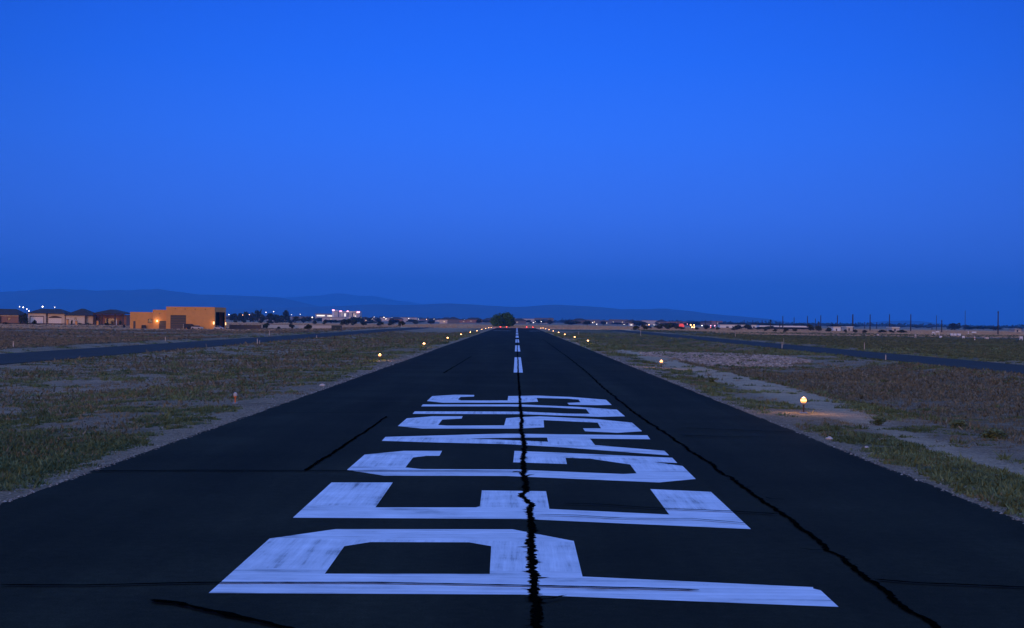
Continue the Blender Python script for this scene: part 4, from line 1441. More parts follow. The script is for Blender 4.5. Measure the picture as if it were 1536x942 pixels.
# house C: cream walls at left, dark covered patio at right
hC, cx_, cz_ = house_root(98, 'long cream house with a dark pillared patio at its right end')
ht = cz_(473.3, 112)
w1 = (cx_(111.5), cx_(114.2), cz_(479.3, 112), cz_(476.5, 112))
wall_block(cx_(98), cx_(127), 0.5, 13, ht, hC, 'cream', openings=[w1])
window(*w1, 0.5, hC)
wall_block(cx_(127.2), cx_(137.5), 2.0, 13, cz_(474, 130), hC, 'cream')
m = MB(); m.box(cx_(126.6), cx_(128.4), 0.4, 0.497, 0, ht - .05); m.build('corner_trim', MAT['trim'], hC)
wall_block(cx_(138), cx_(184), 6.0, 14, cz_(472, 160), hC, 'stucco2', 'patio_wall')
m = MB()
m.box(cx_(152), cx_(170), 5.9, 5.96, 0.05, 2.6); m.build('sliding_door', MAT['glass'], hC)
for px in (139, 151, 171, 183):
    m = MB(); m.box(cx_(px) - 0.28, cx_(px) + 0.28, 1.4, 1.96, -0.4, cz_(471.8, 160)); m.build('patio_post', MAT['trim'], hC)
m = MB(); m.box(cx_(137.8), cx_(185), 1.2, 2.1, cz_(471.8, 160) + 0.002, cz_(470.6, 160)); m.build('patio_beam', MAT['trim'], hC)
m = MB(); m.hip(cx_(96), cx_(139), -0.2, 13.6, ht + 0.002, cz_(462.8, 118), inset=4.6); m.build('roof', MAT['roof'], hC)
m = MB(); m.hip(cx_(138), cx_(186.5), 0.7, 15, cz_(470.5, 160) + 0.004, cz_(464, 160), inset=2.6); m.build('roof', MAT['roof'], hC)
m = MB(); m.box(cx_(179) - .3, cx_(179) + .3, 5.8, 5.97, 2.3, 2.6); m.build('wall_lamp', MAT['win_dim'], hC)

# planting and pillars before the houses
def at_house(px, py=488.2, dy=-6):
    p = far(px, py, DHS + dy); p.z = hz(p.x, p.y); return p
for (px, h, lab) in ((101.3, 2.0, 'tan gate pillar with a dark cap before the cream house, leftmost of three'), (114.5, 1.5, 'tan gate pillar before the small window, middle of three'), (146.5, 1.7, 'tan gate pillar before the dark patio, rightmost of three')):
    t = thing('gate_pillar', lab, 'pillar', at_house(px), 0, 'tan pillars before the houses')
    m = MB(); m.box(-0.35, 0.35, -0.35, 0.35, -0.4, h); m.build('shaft', MAT['stucco'], t)
    m = MB(); m.box(-0.45, 0.45, -0.45, 0.45, h + 0.002, h + 0.22, taper=0.12); m.build('cap', MAT['trim'], t)
t = thing('statue_post', 'short white post at the right end of the dark patio', 'post', at_house(174.5, dy=-3))
m = MB(); m.lathe([(0.2, -.3), (0.2, 0.1), (0.11, 0.2), (0.11, 1.6), (0.17, 1.7), (0.05, 1.8)], 10); m.build('shaft', MAT['white'], t)
for (px, w, h, lab) in ((31, 8, 4.6, 'tall dark shrub between the brown house and the cream garages, left one'), (37.5, 9, 5.2, 'tall dark shrub touching the cream garage house, right one'),
                        (52, 9, 2.2, 'dark round shrub before the first pale garage door'), (107.5, 4, 2.6, 'narrow dark shrub beside the small window of the cream house'),
                        (180, 7, 2.2, 'greenish shrub at the right end of the dark patio'), (133, 8, 1.1, 'low dark shrub along the drive before the patio'),
                        (148, 5, 2.2, 'dark shrub behind the rightmost tan gate pillar'), (160, 12, 1.0, 'low flat shrub before the dark patio'),
                        (8, 12, 1.0, 'low dark shrub before the brown house'), (120, 12, 0.9, 'low dark shrub before the cream wall with the small window')):
    plant(PROTO, at_house(px, dy=-4.2), w * SS, h, lab, 'shrubs in front of the houses', 'shrub', 'garden_shrub')
pa, pb = at_house(-10, dy=-2.5), at_house(182, dy=-2.5)
t = thing('garden_kerb', 'low dark kerb wall running along the front of the houses', 'low wall', pa)
m = MB(); m.box(0, pb.x - pa.x, 0, 0.3, -0.6, 0.42); m.build('panel', MAT['block'], t)
m = MB(); m.box(0, pb.x - pa.x, -0.04, 0.34, 0.422, 0.5); m.build('coping', MAT['trim'], t)

# ------------------------------------------------------------------ floodlights behind the houses
def lamp_pole(name, label, px, py, dist, mat, rad, group, heads=1, cat='street lamp'):
    p = far(px, py, dist)
    z0 = hz(p.x, p.y)
    t = thing(name, label, cat, (p.x, p.y, z0), 0, group)
    h = p.z - z0
    m = MB(); m.tube([(0, 0, -0.5), (0, 0, h)], [0.14, 0.08], 6)
    m.box(-0.5 * heads, 0.5 * heads, -0.07, 0.07, h, h + 0.12)
    m.build('pole', MAT['steel'], t)
    m = MB()
    for k in range(heads):
        x = (k - (heads - 1) / 2) * rad * 2.2
        m.lathe([(rad * 0.4, -rad), (rad, -rad * 0.4), (rad, rad * 0.4), (rad * 0.4, rad)], 8, 0, (x, -0.3, h))
    m.build('lamp', MAT[mat], t)
    return t


for (px, py, r, lab) in ((29.5, 460, 0.7, 'tall floodlight above the gap between houses, uppermost left'), (35, 461, 1.0, 'bright tall floodlight above the gap between the houses'),
                         (27.5, 466, 0.8, 'bright floodlight low at the right roof corner of the brown house'), (40.5, 463.5, 0.7, 'floodlight just over the left edge of the garage roof'),
                         (43.5, 466.5, 0.8, 'wide floodlight at the left edge of the garage roof'), (64, 460, 1.1, 'bright round floodlight above the first garage roof'),
                         (82.3, 461, 0.6, 'thin floodlight above the second garage roof')):
    lamp_pole('floodlight', lab, px, py, 1700, 'lamp_white', r * 0.55, 'floodlights behind the houses', 1, 'floodlight')

# trees behind, right of hangar
row = [(347, 471, 6), (352, 469.5, 6), (358, 470, 7), (364, 468, 8), (369, 465.5, 8), (376, 467, 8), (381, 471, 6), (387, 465, 7), (393, 470, 7), (405, 469, 9), (411, 470, 8), (416, 472, 8),
       (421, 473, 8), (428, 464.5, 8), (433, 468, 6), (444, 475, 8), (455, 474, 8), (464, 475, 8)]
for i, (px, top, w) in enumerate(row):
    p = far(px, 481.5, 1180 + (i % 3) * 40); p.z = hz(p.x, p.y)
    plant(FARP, p, 1.9 * w * p.y / F, (far(px, top, p.y).z - p.z) * 1.1, 'dark tree in the row behind the hangar, %s from the hangar' % (ORD[i] if i < 13 else ['fourteenth', 'fifteenth', 'sixteenth', 'seventeenth', 'eighteenth'][i - 13]), 'row of dark trees right of the hangar')

# ------------------------------------------------------------------ hospital
DHO = 3000.0
SO = DHO / F
po = far(473, 480, DHO); po.z = hz(po.x, DHO) - 0.5
hosp = thing('hospital', 'white lit hospital with a low wing and a taller block edged in pink light', 'building', po)
def ox(px): return (px - 473) * SO
def oz(py, px=505): return far(px, py, DHO).z - po.z
m = MB(); m.box(ox(473), ox(499), 0, 40, -2, oz(471.3)); m.build('low_wing', MAT['offwhite'], hosp)
m = MB(); m.box(ox(472), ox(499) - .1, -1, 41, oz(471.3) + 0.02, oz(470.6)); m.build('roof', MAT['grey'], hosp)
m = MB(); m.box(ox(499), ox(540), -4, 36, -2, oz(466.5)); m.build('tower', MAT['offwhite'], hosp)
m = MB(); m.box(ox(498.5), ox(501.5), -4.6, -4.02, oz(479), oz(464.2)); m.box(ox(499), ox(507), -4.5, 10, oz(466.5) + 0.02, oz(465)); m.build('stair_tower', MAT['white'], hosp)
for (a, b, z0, z1, mt) in ((475, 487, 474.6, 472.8, 'win_white'), (491, 499, 474.8, 473.2, 'win_white'), (488, 499, 476.9, 476, 'win_warm'), (503, 506, 477, 475.8, 'win_white'), (507, 510.5, 477.2, 475.8, 'win_white'),
                           (516.8, 518.8, 474.5, 470, 'win_white'), (524, 527.5, 477.2, 476, 'win_warm'), (525, 529, 473.8, 473.2, 'win_dim'), (512, 514, 474, 468, 'win_dim'), (530.5, 531.8, 474, 470, 'win_warm'),
                           (534, 535, 476, 468.5, 'win_dim'), (532.5, 534, 474.5, 473, 'win_white'), (522, 528, 468.4, 467.4, 'win_dim'), (526, 528.5, 471.4, 470.6, 'win_dim'), (500.5, 506, 469.5, 468.8, 'win_dim'), (500.5, 506, 472, 471.3, 'win_dim')):
    yy = -4.3 if a >= 499 else -0.4
    m = MB(); m.box(ox(a), ox(b), yy, yy + 0.2, oz(z0), oz(z1)); m.build('window', MAT[mt], hosp)
for (a, b, z0, z1) in ((507.6, 508.8, 476, 466.8), (521.5, 523, 475, 468.5), (528, 530, 475, 469)):
    m = MB(); m.box(ox(a), ox(b), -4.25, -4.05, oz(z0), oz(z1)); m.build('window', MAT['glass'], hosp)
for (a, b, z0, z1) in ((498.6, 502, 466.2, 464.6), (509.5, 513, 467.2, 466), (520.5, 523, 467.4, 466), (535.5, 540, 468.6, 467)):
    m = MB(); m.box(ox(a), ox(b), -4.9, -4.62, oz(z0), oz(z1)); m.build('cornice_lamp', MAT['lamp_pink'], hosp)
m = MB(); m.box(ox(523), ox(536), -4.7, -4.35, oz(467.3), oz(466.9)); m.build('cornice_lamp', MAT['win_dim'], hosp)

# ------------------------------------------------------------------ buildings at the right
def simple_building(name, label, cat, px0, px1, top, base, dist, wallm, roofm, group=None, depth=12, windows=(), flat=True):
    p = far(px0, base, dist)
    zg = hz((p.x), dist)
    t = thing(name, label, cat, (p.x, dist, zg), 0, group)
    s = dist / F
    w = (px1 - px0) * s
    h = max(2.0, far((px0 + px1) / 2, top, dist).z - zg)
    m = MB(); m.box(0, w, 0, depth, -1, h); m.build('walls', MAT[wallm], t)
    if flat:
        m = MB(); m.box(-0.3, w + 0.3, -0.3, depth + 0.3, h + 0.003, h + 0.35); m.build('roof', MAT[roofm], t)
    else:
        m = MB(); m.hip(-0.5, w + 0.5, -0.5, depth + 0.5, h * 0.62 + 0.003, h + 0.6); m.build('roof', MAT[roofm], t)
    for (a, b, z0, z1, mt) in windows:
        m = MB(); m.box(a * w, b * w, -0.08, -0.01, z0 * h, z1 * h); m.build('window', MAT[mt], t)
    return t


simple_building('warehouse', 'long white warehouse between dark bushes on the right horizon', 'warehouse', 1080, 1106, 488, 494.5, 1150, 'white', 'offwhite', windows=[(.35, .5, .0, .5, 'glass'), (.7, .78, .2, .6, 'glass')])
simple_building('shed', 'small white shed peeking between two dark bushes left of the long white roof', 'shed', 1111, 1118, 488.3, 494.5, 1200, 'white', 'offwhite', windows=[(.4, .6, 0, .6, 'glass')])
simple_building('shed', 'low white shed at the left end of the long white roof', 'shed', 1127, 1135, 488.5, 494.5, 1200, 'white', 'offwhite', windows=[(.3, .6, 0, .6, 'glass')])
# long open shade shed with a white fascia
d = 1000.0; s = d / F
p = far(1140, 493, d); zg_ = hz(p.x, d)
t = thing('open_shed', 'long low open fronted shed with a bright white roof edge among the palms', 'shed', (p.x, d, zg_))
hh = far(1178, 488.6, d).z - zg_; wd = 75 * s
m = MB(); m.box(-0.5, wd + 0.5, -0.5, 12, hh - 0.85, hh); m.build('roof', MAT['white'], t)
m = MB(); m.box(0, wd, 10, 10.2, -1, hh - 0.86); m.box(0, 0.2, 0.5, 10, -1, hh - 0.86); m.box(wd - 2.2, wd, 0.0, 0.2, -1, hh - 0.86); m.build('wall', MAT['dark'], t)
for k in range(9):
    m = MB(); x = wd * k / 9 + 0.2; m.box(x - 0.1, x + 0.1, -0.1, 0.1, -1, hh - 0.86); m.build('post', MAT['trim'], t)
simple_building('shed', 'small white building between two utility poles right of the palms', 'shed', 1250, 1261, 492.8, 497, 820, 'white', 'offwhite', windows=[(.35, .5, .1, .6, 'glass')])
simple_building('shed', 'pale shed beside the thickest utility pole', 'shed', 1270, 1279, 493.5, 497, 850, 'offwhite', 'white', windows=[(.3, .5, .1, .7, 'glass')])
simple_building('shed', 'pale roofed shed between the low bushes on the far right field', 'shed', 1338, 1349, 494.5, 498, 850, 'offwhite', 'white', windows=[(.3, .5, .1, .7, 'glass')])
simple_building('shed', 'pale far house at the right picture edge beyond the boldest pole', 'house', 1522, 1532, 497.5, 500.5, 1000, 'offwhite', 'grey', windows=[(.3, .5, .1, .7, 'glass')], flat=False)
simple_building('house', 'white lit house left of the first two bushes right of the runway', 'house', 944, 950, 486, 490, 1500, 'white', 'offwhite', windows=[(.3, .7, .2, .6, 'win_white')])
simple_building('house', 'long white roofed house above the second bush right of the runway', 'house', 960, 971, 485.5, 489.5, 1500, 'white', 'offwhite', windows=[(.2, .4, .2, .6, 'win_dim')])

# red sign, orange lights
p = hit(1024, 494.3)
t = thing('lit_sign', 'glowing red sign board among the dark bushes right of the runway', 'sign', (p.x, p.y + 6, hz(p.x, p.y + 6)))
s = p.y / F
zt = far(1024, 485.5, p.y + 6).z - t.location.z; zb = far(1024, 490.5, p.y + 6).z - t.location.z
m = MB(); m.prism([(-3.6 * s, zb), (4.0 * s, zb), (4.0 * s, zb + (zt - zb) * .55), (2.0 * s, zt), (-2.0 * s, zt), (-3.6 * s, zb + (zt - zb) * .6)], 'y', -0.15, 0.15); m.build('panel', MAT['sign_red'], t)
for x in (-3 * s, 3 * s):
    m = MB(); m.box(x - 0.1, x + 0.1, -0.1, 0.1, -0.5, zb); m.build('leg', MAT['steel'], t)


def lit_car(px, base, label, mat, back):
    p = hit(px, base)
    t = car(label, p, 0 if not back else PI, MAT['dark'])
    for x in (-0.6, 0.6):
        m = MB(); m.box(x - 0.28, x + 0.28, -2.32, -2.21, 0.5, 0.9); m.build('headlight' if not back else 'tail_light', MAT[mat], t)
    ld = bpy.data.lights.new('lamp_glow', 'POINT'); ld.energy = 150 if not back else 80
    ld.color = (1, .55, .25) if not back else (1, .08, .06); ld.shadow_soft_size = 0.2
    lo = bpy.data.objects.new('lamp_glow', ld); C.objects.link(lo); lo.parent = t; lo.location = (0, -3.4, 1.0)
    return t


lit_car(1039, 492.5, 'dark car facing us with glaring orange headlights right of the red sign', 'lamp_amber', False)
lit_car(1069, 493.5, 'dark car with red tail lights before the white warehouse', 'lamp_red', True)
lit_car(974, 493.3, 'dark car with red lights right of the second bush', 'lamp_red', True)

# white boxes and frames on the right field
def small(px0, px1, top, base, label, name, cat, mat, form):
    p = hit((px0 + px1) / 2, base); s = p.y / F
    w = (px1 - px0) * s; h = (base - top) * s
    t = thing(name, label, cat, p, 0)
    if form == 'frame':
        m = MB(); m.box(-w / 2, w / 2, -0.04, 0.04, h - 0.5, h); m.build('panel', MAT[mat], t)
        for x in (-w / 2 + 0.06, w / 2 - 0.06):
            m = MB(); m.box(x - 0.06, x + 0.06, 0.045, 0.15, -0.3, h - 0.02); m.build('leg', MAT[mat], t)
    elif form == 'boxes':
        m = MB(); m.box(-w / 2, w / 2, -0.5, 0.5, 0.1, h, taper=0.04); m.build('casing', MAT[mat], t)
        m = MB(); m.box(-w / 2 - .06, w / 2 + .06, -.6, .6, -.2, 0.1); m.build('pad', MAT['grey'], t)
    elif form == 'post':
        m = MB(); m.lathe([(w / 2, -0.3), (w / 2, h * .9), (w / 4, h)], 8); m.build('post', MAT[mat], t)
        m = MB(); m.lathe([(w / 2 + .01, h * .5), (w / 2 + .01, h * .7)], 8); m.build('band', MAT['orange'], t)
    return t


small(1398, 1402, 497.5, 502.5, 'narrow white board sign left of the white frame sign', 'board_sign', 'sign', 'white', 'frame')
small(1403.5, 1409, 496.5, 503, 'white frame sign on two legs on the far right field', 'board_sign', 'sign', 'white', 'frame')
small(1409.5, 1412.5, 504, 507, 'small white box on the grass below the white frame sign', 'meter_box', 'box', 'white', 'boxes')
small(1425.5, 1429.5, 500.2, 504, 'left of three white tanks in a row on the far right field', 'storage_tank', 'tank', 'white', 'boxes')
small(1430.8, 1434.5, 500.2, 504, 'middle of three white tanks in a row on the far right field', 'storage_tank', 'tank', 'white', 'boxes')
small(1436, 1441, 500.2, 504, 'right of three white tanks in a row on the far right field', 'storage_tank', 'tank', 'white', 'boxes')
small(1443.5, 1447, 503.5, 508.5, 'white L shaped sign right of the three white tanks', 'board_sign', 'sign', 'white', 'frame')
small(1451.7, 1453.2, 496.8, 500.5, 'thin white post above the white L shaped sign', 'marker_post', 'marker post', 'white', 'post')
small(1458, 1464, 497.5, 499.8, 'low white box right of the thin white post on the far field', 'storage_tank', 'tank', 'white', 'boxes')
small(1461.4, 1462.8, 505, 511, 'white and orange marker post on the green strip at right', 'marker_post', 'marker post', 'white', 'post')
small(1477, 1482.5, 505.5, 509, 'squat white box on the green strip near the right picture edge', 'meter_box', 'box', 'offwhite', 'boxes')
small(1529.5, 1534, 504.5, 511.5, 'white framed sign at the right picture edge', 'board_sign', 'sign', 'white', 'frame')
small(1315.5, 1318, 501, 504, 'small pale box on the green strip below the low bushes', 'meter_box', 'box', 'offwhite', 'boxes')
small(1372, 1374.5, 501.5, 508, 'pale narrow post sign at the left of the white boxes', 'board_sign', 'sign', 'offwhite', 'frame')

# ------------------------------------------------------------------ the far town
townh = [MAT[k] for k in ('offwhite', 'cream', 'stucco2', 'grey', 'white')]
g = np.random.default_rng(99)
def town_house(px, dist, w, h, hipped, wm, lit):
    p = far(px, 484, dist); zg = hz(p.x, dist)
    nm = 'pale' if wm in ('offwhite', 'white', 'cream') else 'dark'
    t = thing('town_house', 'tiny %s house of the far town on the horizon' % nm + (' with lit windows' if lit else ''), 'house', (p.x, dist, zg), 0, 'houses of the far town')
    m = MB(); m.box(-w / 2, w / 2, 0, 9, -1, h)
    m.slot('a')
    sl = [MAT[wm]]
    if lit:
        sl.append(MAT[lit]); k = 1
        for j in range(1):
            x = -w / 2 + w * (0.15 + 0.6 * ((px * 7.3) % 1.0))
            m.box(x, x + 1.4, -0.12, -0.02, h * 0.35, h * 0.65, 1)
    m.build('walls', sl, t)
    m = MB()
    if hipped:
        m.hip(-w / 2 - .6, w / 2 + .6, -.6, 9.6, h + .003, h + 2.2)
    else:
        m.box(-w / 2 - .2, w / 2 + .2, -.2, 9.2, h + .003, h + .4)
    m.build('roof', MAT['roof' if hipped else 'grey'], t)


for k in range(74):
    px = g.uniform(440, 1075) if k < 62 else g.uniform(340, 470)
    dist = g.uniform(1600, 3200)
    big = g.uniform() > 0.8
    town_house(px, dist, g.uniform(10, 20) * (1.8 if big else 1), g.uniform(3, 4.2) * (1.5 if big else 1), g.uniform() > 0.4 and not big,
               str(g.choice(['offwhite', 'cream', 'stucco2', 'grey', 'grey', 'stucco2'])), str(g.choice(['', '', '', 'win_warm', 'win_dim', 'win_dim'])))
for k in range(190):
    px = g.uniform(345, 1240) if k < 155 else g.uniform(1240, 1536)
    if abs(px - 754) < 24: continue
    dist = g.uniform(1250, 3000)
    p = far(px, 484, dist); p.z = hz(p.x, dist)
    plant(FARP, p, g.uniform(8, 20), g.uniform(2.5, 6), 'small dark tree among the houses of the far town on the horizon', 'trees of the far town')
# a belt of distant trees reads as one mass
g2 = np.random.default_rng(123)
n = 16000
bx0 = g2.uniform(-1500, 1600, n); by0 = g2.uniform(3300, 4300, n)
hmax = 1.2 + 6.5 * np.clip(fbm(bx0, by0, 90, 8, 3) - 0.36, 0, 1) / 0.4
lob_z = g2.uniform(0, 1, n) ** 0.8 * hmax
cc = np.stack([bx0, by0, H(bx0, by0) + lob_z], 1)
u = g2.normal(0, 1, (n, 3)); u /= np.linalg.norm(u, axis=1)[:, None]
v = np.cross(u, g2.normal(0, 1, (n, 3))); v /= np.linalg.norm(v, axis=1)[:, None]
s_ = g2.uniform(1.2, 2.6, n)[:, None]
pts = np.stack([cc - u * s_ - v * s_, cc + u * s_ - v * s_, cc + u * s_ + v * s_, cc - u * s_ + v * s_], 1).reshape(-1, 3)
tt = np.repeat(g2.uniform(0, .7, n), 4)
o = mesh_np('treeline', pts, np.arange(n * 4).reshape(-1, 4), MAT['farleaf'], ('tint', np.stack([tt, tt, tt, np.ones_like(tt)], 1)))
tag(o, 'dark belt of distant trees along the horizon behind the town', 'trees', kind='stuff')

# lit lamps of the town at the places seen
lamps = [(343.5, 472, 'w', .7), (351, 472, 'w', .9), (353.5, 477, 'w', .9), (356, 477.5, 'w', .5), (361, 477.3, 'w', .6), (364, 477.3, 'w', .6), (366.5, 477.3, 'w', .5), (364, 472.5, 'a', .4), (374, 472, 'a', .4),
         (395, 476.5, 'w', .8), (398, 476.3, 'w', .8), (399, 468.5, 'w', .6), (410.5, 467.5, 'w', .6), (433, 477.2, 'w', .6), (436.5, 477, 'w', .8), (437.5, 472, 'w', .4), (450.5, 471.5, 'w', .45), (468.5, 476, 'w', .8),
         (541, 477, 'w', .4), (558.5, 477.8, 'w', 1.0), (561, 475.5, 'w', .4), (576, 476, 'w', .6), (579, 478.3, 'w', .5), (588, 476.5, 'w', .35), (602, 477.5, 'w', .45), (613, 477.5, 'w', .5),
         (668, 479.2, 'p', .6), (670.5, 479.5, 'p', .6), (673, 478.8, 'p', .5), (678, 479.5, 'p', .5), (681, 479.5, 'p', .6), (687, 480.5, 'a', .35), (697, 479.8, 'w', .4), (706, 480.2, 'w', .35), (709, 484.8, 'w', .4), (699, 481, 'a', .3),
         (720, 478, 'w', .35), (785, 482.5, 'w', .4), (792, 484, 'w', .4), (800, 484, 'w', .5), (803, 482.5, 'w', .3), (812, 482.3, 'w', .45), (822, 485, 'w', .35), (858, 486, 'w', .4), (875, 487, 'a', .7), (880, 486, 'a', .4),
         (886, 484, 'p', .6), (889, 484, 'w', .5), (895, 486.6, 'w', .6), (907, 484.6, 'w', .5), (910, 484.5, 'w', .4), (920, 483.5, 'w', .3), (936, 488.2, 'w', .35), (944, 487, 'w', .6), (948, 486.8, 'w', .5), (955, 485, 'w', .35),
         (963, 487, 'w', .6), (968, 486.6, 'w', .6), (973.5, 489, 'a', .7), (981, 489, 'w', .4), (993, 486, 'w', .4), (1014, 487, 'w', .6), (1036, 487.5, 'a', .6), (1041, 487.5, 'a', .5), (1053, 489, 'w', .5),
         (1066, 490.5, 'p', .6), (1072, 490.8, 'p', .6), (1031, 486, 'p', .4), (1087, 489, 'w', .3), (651, 478.5, 'w', .3), (640, 479, 'a', .3), (628, 478.4, 'w', .3)]
for (px, py, c_, r_) in lamps:
    py = min(py, 480.5 + (px - 775) * 0.012 + 4.5)
    word = {'w': 'white', 'a': 'amber', 'p': 'pink'}[c_]
    lamp_pole('street_lamp', 'tiny lit %s lamp among the far town on the horizon' % word, px, py, 1900 if px < 1030 else 1300, {'w': 'lamp_white', 'a': 'lamp_amber', 'p': 'lamp_pink'}[c_], r_ * 0.6, 'lamps of the far town')

for p_ in PROTO + FARP + WEEDP:      # the unplaced patterns themselves are removed
    for ch in list(p_.children):
        bpy.data.objects.remove(ch)
    bpy.data.objects.remove(p_)

# ------------------------------------------------------------------ mountains
def range_mesh(name, prof, dist, depth, seed, rough):
    """ridge with spurs: prof is (pixel x, pixel y of the skyline)"""
    pxs = np.array([p[0] for p in prof], float); pys = np.array([p[1] for p in prof], float)
    nu, nv = 420, 26
    U = np.linspace(pxs[0], pxs[-1], nu)
    top = np.interp(U, pxs, pys)
    Vt = []
    for j in range(nv):
        s = j / (nv - 1)
        yy = dist - depth * (1 - s) if s <= 1 else dist
        y = dist + (s - 0.62) * depth
        x0 = np.array([far(u_, 480, dist).x for u_ in U]) if j == 0 else x0
        ht = np.array([far(u_, t_, dist).z for u_, t_ in zip(U, top)]) if j == 0 else ht
        prof_s = 1 - abs(s - 0.62) / (0.62 if s < 0.62 else 0.38)
        spur = fbm(x0, np.full(nu, y), 900, seed, 5)
        rid = 1 - np.abs(2 * fbm(x0, np.full(nu, y), 500, seed + 3, 4) - 1)
        z = ht * (prof_s ** 0.9) * (1 - (1 - prof_s) * 0.75 * (1 - spur)) + rough * (rid - 0.6) * (0.35 + prof_s) * ht
        z = z + (fbm(x0, np.full(nu, y), 260, seed + 9, 4) - 0.5) * 0.16 * ht * prof_s
        z = np.where(prof_s <= 0, -3.0, z)
        Vt.append(np.stack([x0 * (y / dist), np.full(nu, y), np.maximum(z, -3.0)], 1))
    V = np.concatenate(Vt)
    idx = np.arange(nu * nv).reshape(nv, nu)
    q = np.stack([idx[:-1, :-1].ravel(), idx[:-1, 1:].ravel(), idx[1:, 1:].ravel(), idx[1:, :-1].ravel()], 1)
    o = mesh_np(name, V, q, MAT['mount'])
    return structure(o)


MAT['mount'] = plain('desert_rock', (0.06, 0.055, 0.04), 0.95, 0.35, 0.004)
range_mesh('mountain_range', [(-160, 440), (-60, 438), (0, 435), (40, 434), (90, 432), (110, 433), (160, 434.5), (200, 435), (235, 434), (262, 436.5), (300, 440), (340, 442), (380, 445), (420, 447), (450, 452), (480, 459), (520, 468), (560, 478), (590, 484)], 14300, 2200, 5, 0.06)
range_mesh('mountain_range', [(330, 474), (370, 458), (400, 449), (430, 445.5), (450, 444), (480, 441), (510, 440), (535, 441), (560, 444), (590, 448), (620, 453), (660, 462), (700, 474), (740, 482)], 21500, 2600, 35, 0.05)
range_mesh('mountain_range', [(230, 474), (300, 466), (380, 462), (450, 461), (520, 458), (560, 455), (620, 456), (660, 455.5), (700, 456), (740, 458), (770, 459), (800, 458), (840, 457.5), (880, 459), (930, 462),
                              (960, 463), (1000, 463), (1030, 466), (1060, 470), (1110, 474), (1150, 478), (1190, 484)], 12200, 1800, 15, 0.05)
range_mesh('mountain_range', [(1220, 489), (1260, 486), (1300, 484), (1330, 481.5), (1360, 480.5), (1385, 482), (1420, 486), (1470, 490), (1500, 492)], 14000, 1200, 25, 0.05)

# ------------------------------------------------------------------ air
m = MB(); m.box(-15500, 15500, -2500, 24500, float(GZ.min()) - 2.0, 560.0)
hm = bpy.data.materials.new('haze'); hm.use_nodes = True
nt = hm.node_tree
for n_ in list(nt.nodes): nt.nodes.remove(n_)
out = N(nt, 'ShaderNodeOutputMaterial'); pv = N(nt, 'ShaderNodeVolumePrincipled')
pv.inputs['Color'].default_value = (0.075, 0.47, 1.0, 1)
pv.inputs['Density'].default_value = 0.92e-4
pv.inputs['Anisotropy'].default_value = 0.0
nt.links.new(pv.outputs[0], out.inputs['Volume'])
hz_o = m.build('haze', hm); hz_o['kind'] = 'stuff'; hz_o['label'] = 'thin blue evening haze over the whole plain'; hz_o['category'] = 'haze'

# ------------------------------------------------------------------ dusk sky and last sunlight
SUN_EL, SUN_AZ = 4.0, 196.0           # low behind the camera
w = bpy.data.worlds.new('World'); sc.world = w
w.use_nodes = True
nt = w.node_tree
bg = nt.nodes['Background']
tc = N(nt, 'ShaderNodeTexCoord').outputs['Generated']
sx = N(nt, 'ShaderNodeSeparateXYZ'); nt.links.new(tc, sx.inputs[0])
elev = sx.outputs[2]
front = ramp(nt, math_n(nt, 'MULTIPLY', elev, 2.0), [(0.0, (0.040, 0.125, 0.60)), (0.035, (0.056, 0.172, 0.80)), (0.075, (0.062, 0.205, 1.02)), (0.13, (0.054, 0.215, 1.13)), (0.22, (0.034, 0.202, 1.17)), (0.31, (0.017, 0.165, 1.10)), (0.39, (0.011, 0.132, 0.98)), (1.0, (0.15, 0.37, 1.35))])
backc = ramp(nt, math_n(nt, 'MULTIPLY', elev, 1.0), [(0.0, (1.2, 0.62, 0.40)), (0.12, (0.90, 0.72, 0.70)), (0.35, (0.45, 0.66, 1.35)), (1.0, (0.15, 0.37, 1.35))])
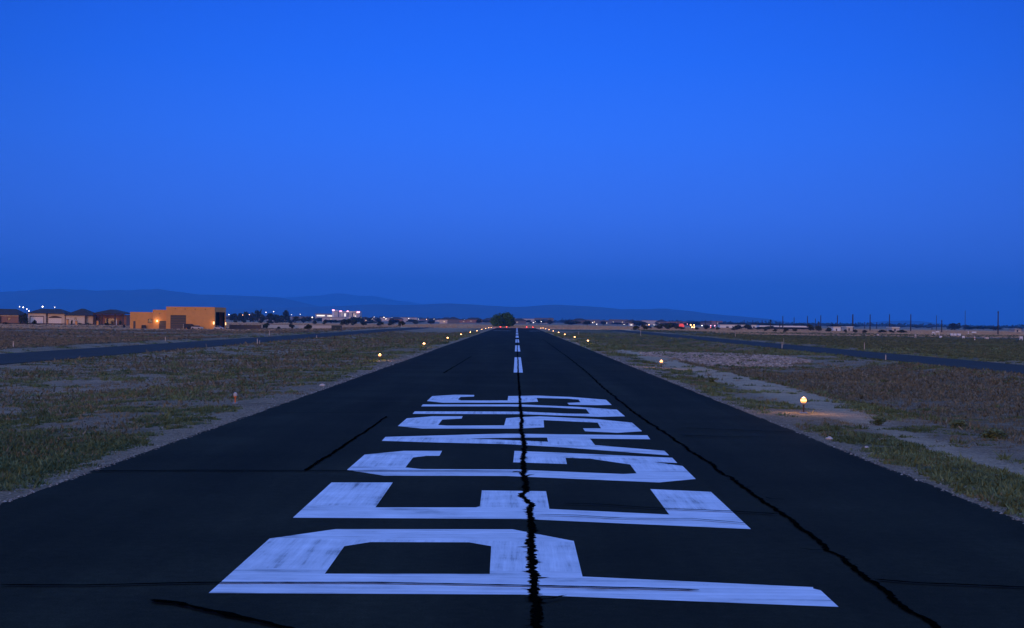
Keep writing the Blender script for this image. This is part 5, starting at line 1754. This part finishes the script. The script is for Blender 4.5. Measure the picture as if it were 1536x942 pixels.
az = ramp(nt, math_n(nt, 'ADD', math_n(nt, 'MULTIPLY', sx.outputs[1], -0.5), 0.5), [(0.30, 0.0), (0.95, 1.0)])
skyc = mixc(nt, az, front, backc)
# side falloff: the sky is a little brighter straight ahead
ax2 = math_n(nt, 'MULTIPLY', sx.outputs[0], sx.outputs[0])
fall = math_n(nt, 'SUBTRACT', 1.0, math_n(nt, 'MULTIPLY', ax2, 2.8))
fall = math_n(nt, 'MAXIMUM', fall, 0.66)
mm = N(nt, 'ShaderNodeMix', data_type='RGBA', blend_type='MULTIPLY'); mm.inputs[0].default_value = 1.0
nt.links.new(skyc, mm.inputs[6]); nt.links.new(fall, mm.inputs[7])
sky = N(nt, 'ShaderNodeTexSky'); sky.sky_type = 'NISHITA'; sky.sun_disc = False
sky.sun_elevation = R(0.5); sky.sun_rotation = R(SUN_AZ); sky.altitude = 430; sky.ozone_density = 3.0
add = N(nt, 'ShaderNodeMix', data_type='RGBA', blend_type='ADD'); add.inputs[0].default_value = 0.01
nt.links.new(mm.outputs[2], add.inputs[6]); nt.links.new(sky.outputs[0], add.inputs[7])
nt.links.new(add.outputs[2], bg.inputs['Color'])
bg.inputs['Strength'].default_value = 1.0

sd_ = bpy.data.lights.new('sun', 'SUN'); sd_.energy = 1.15; sd_.angle = R(18); sd_.color = (1.0, 0.50, 0.26)
so = bpy.data.objects.new('sun', sd_); C.objects.link(so)
dv = Vector((math.sin(R(SUN_AZ)) * math.cos(R(SUN_EL)), math.cos(R(SUN_AZ)) * math.cos(R(SUN_EL)), math.sin(R(SUN_EL))))
so.rotation_euler = dv.to_track_quat('Z', 'Y').to_euler()

# ------------------------------------------------------------------ render settings
sc.view_settings.view_transform = 'Standard'
sc.view_settings.look = 'None'
sc.view_settings.exposure = 0.0
sc.view_settings.gamma = 1.0
sc.view_settings.use_curve_mapping = False
sc.render.engine = 'CYCLES'
sc.cycles.max_bounces = 4
sc.cycles.volume_bounces = 1
sc.cycles.use_denoising = True
sc.cycles.sample_clamp_indirect = 4.0
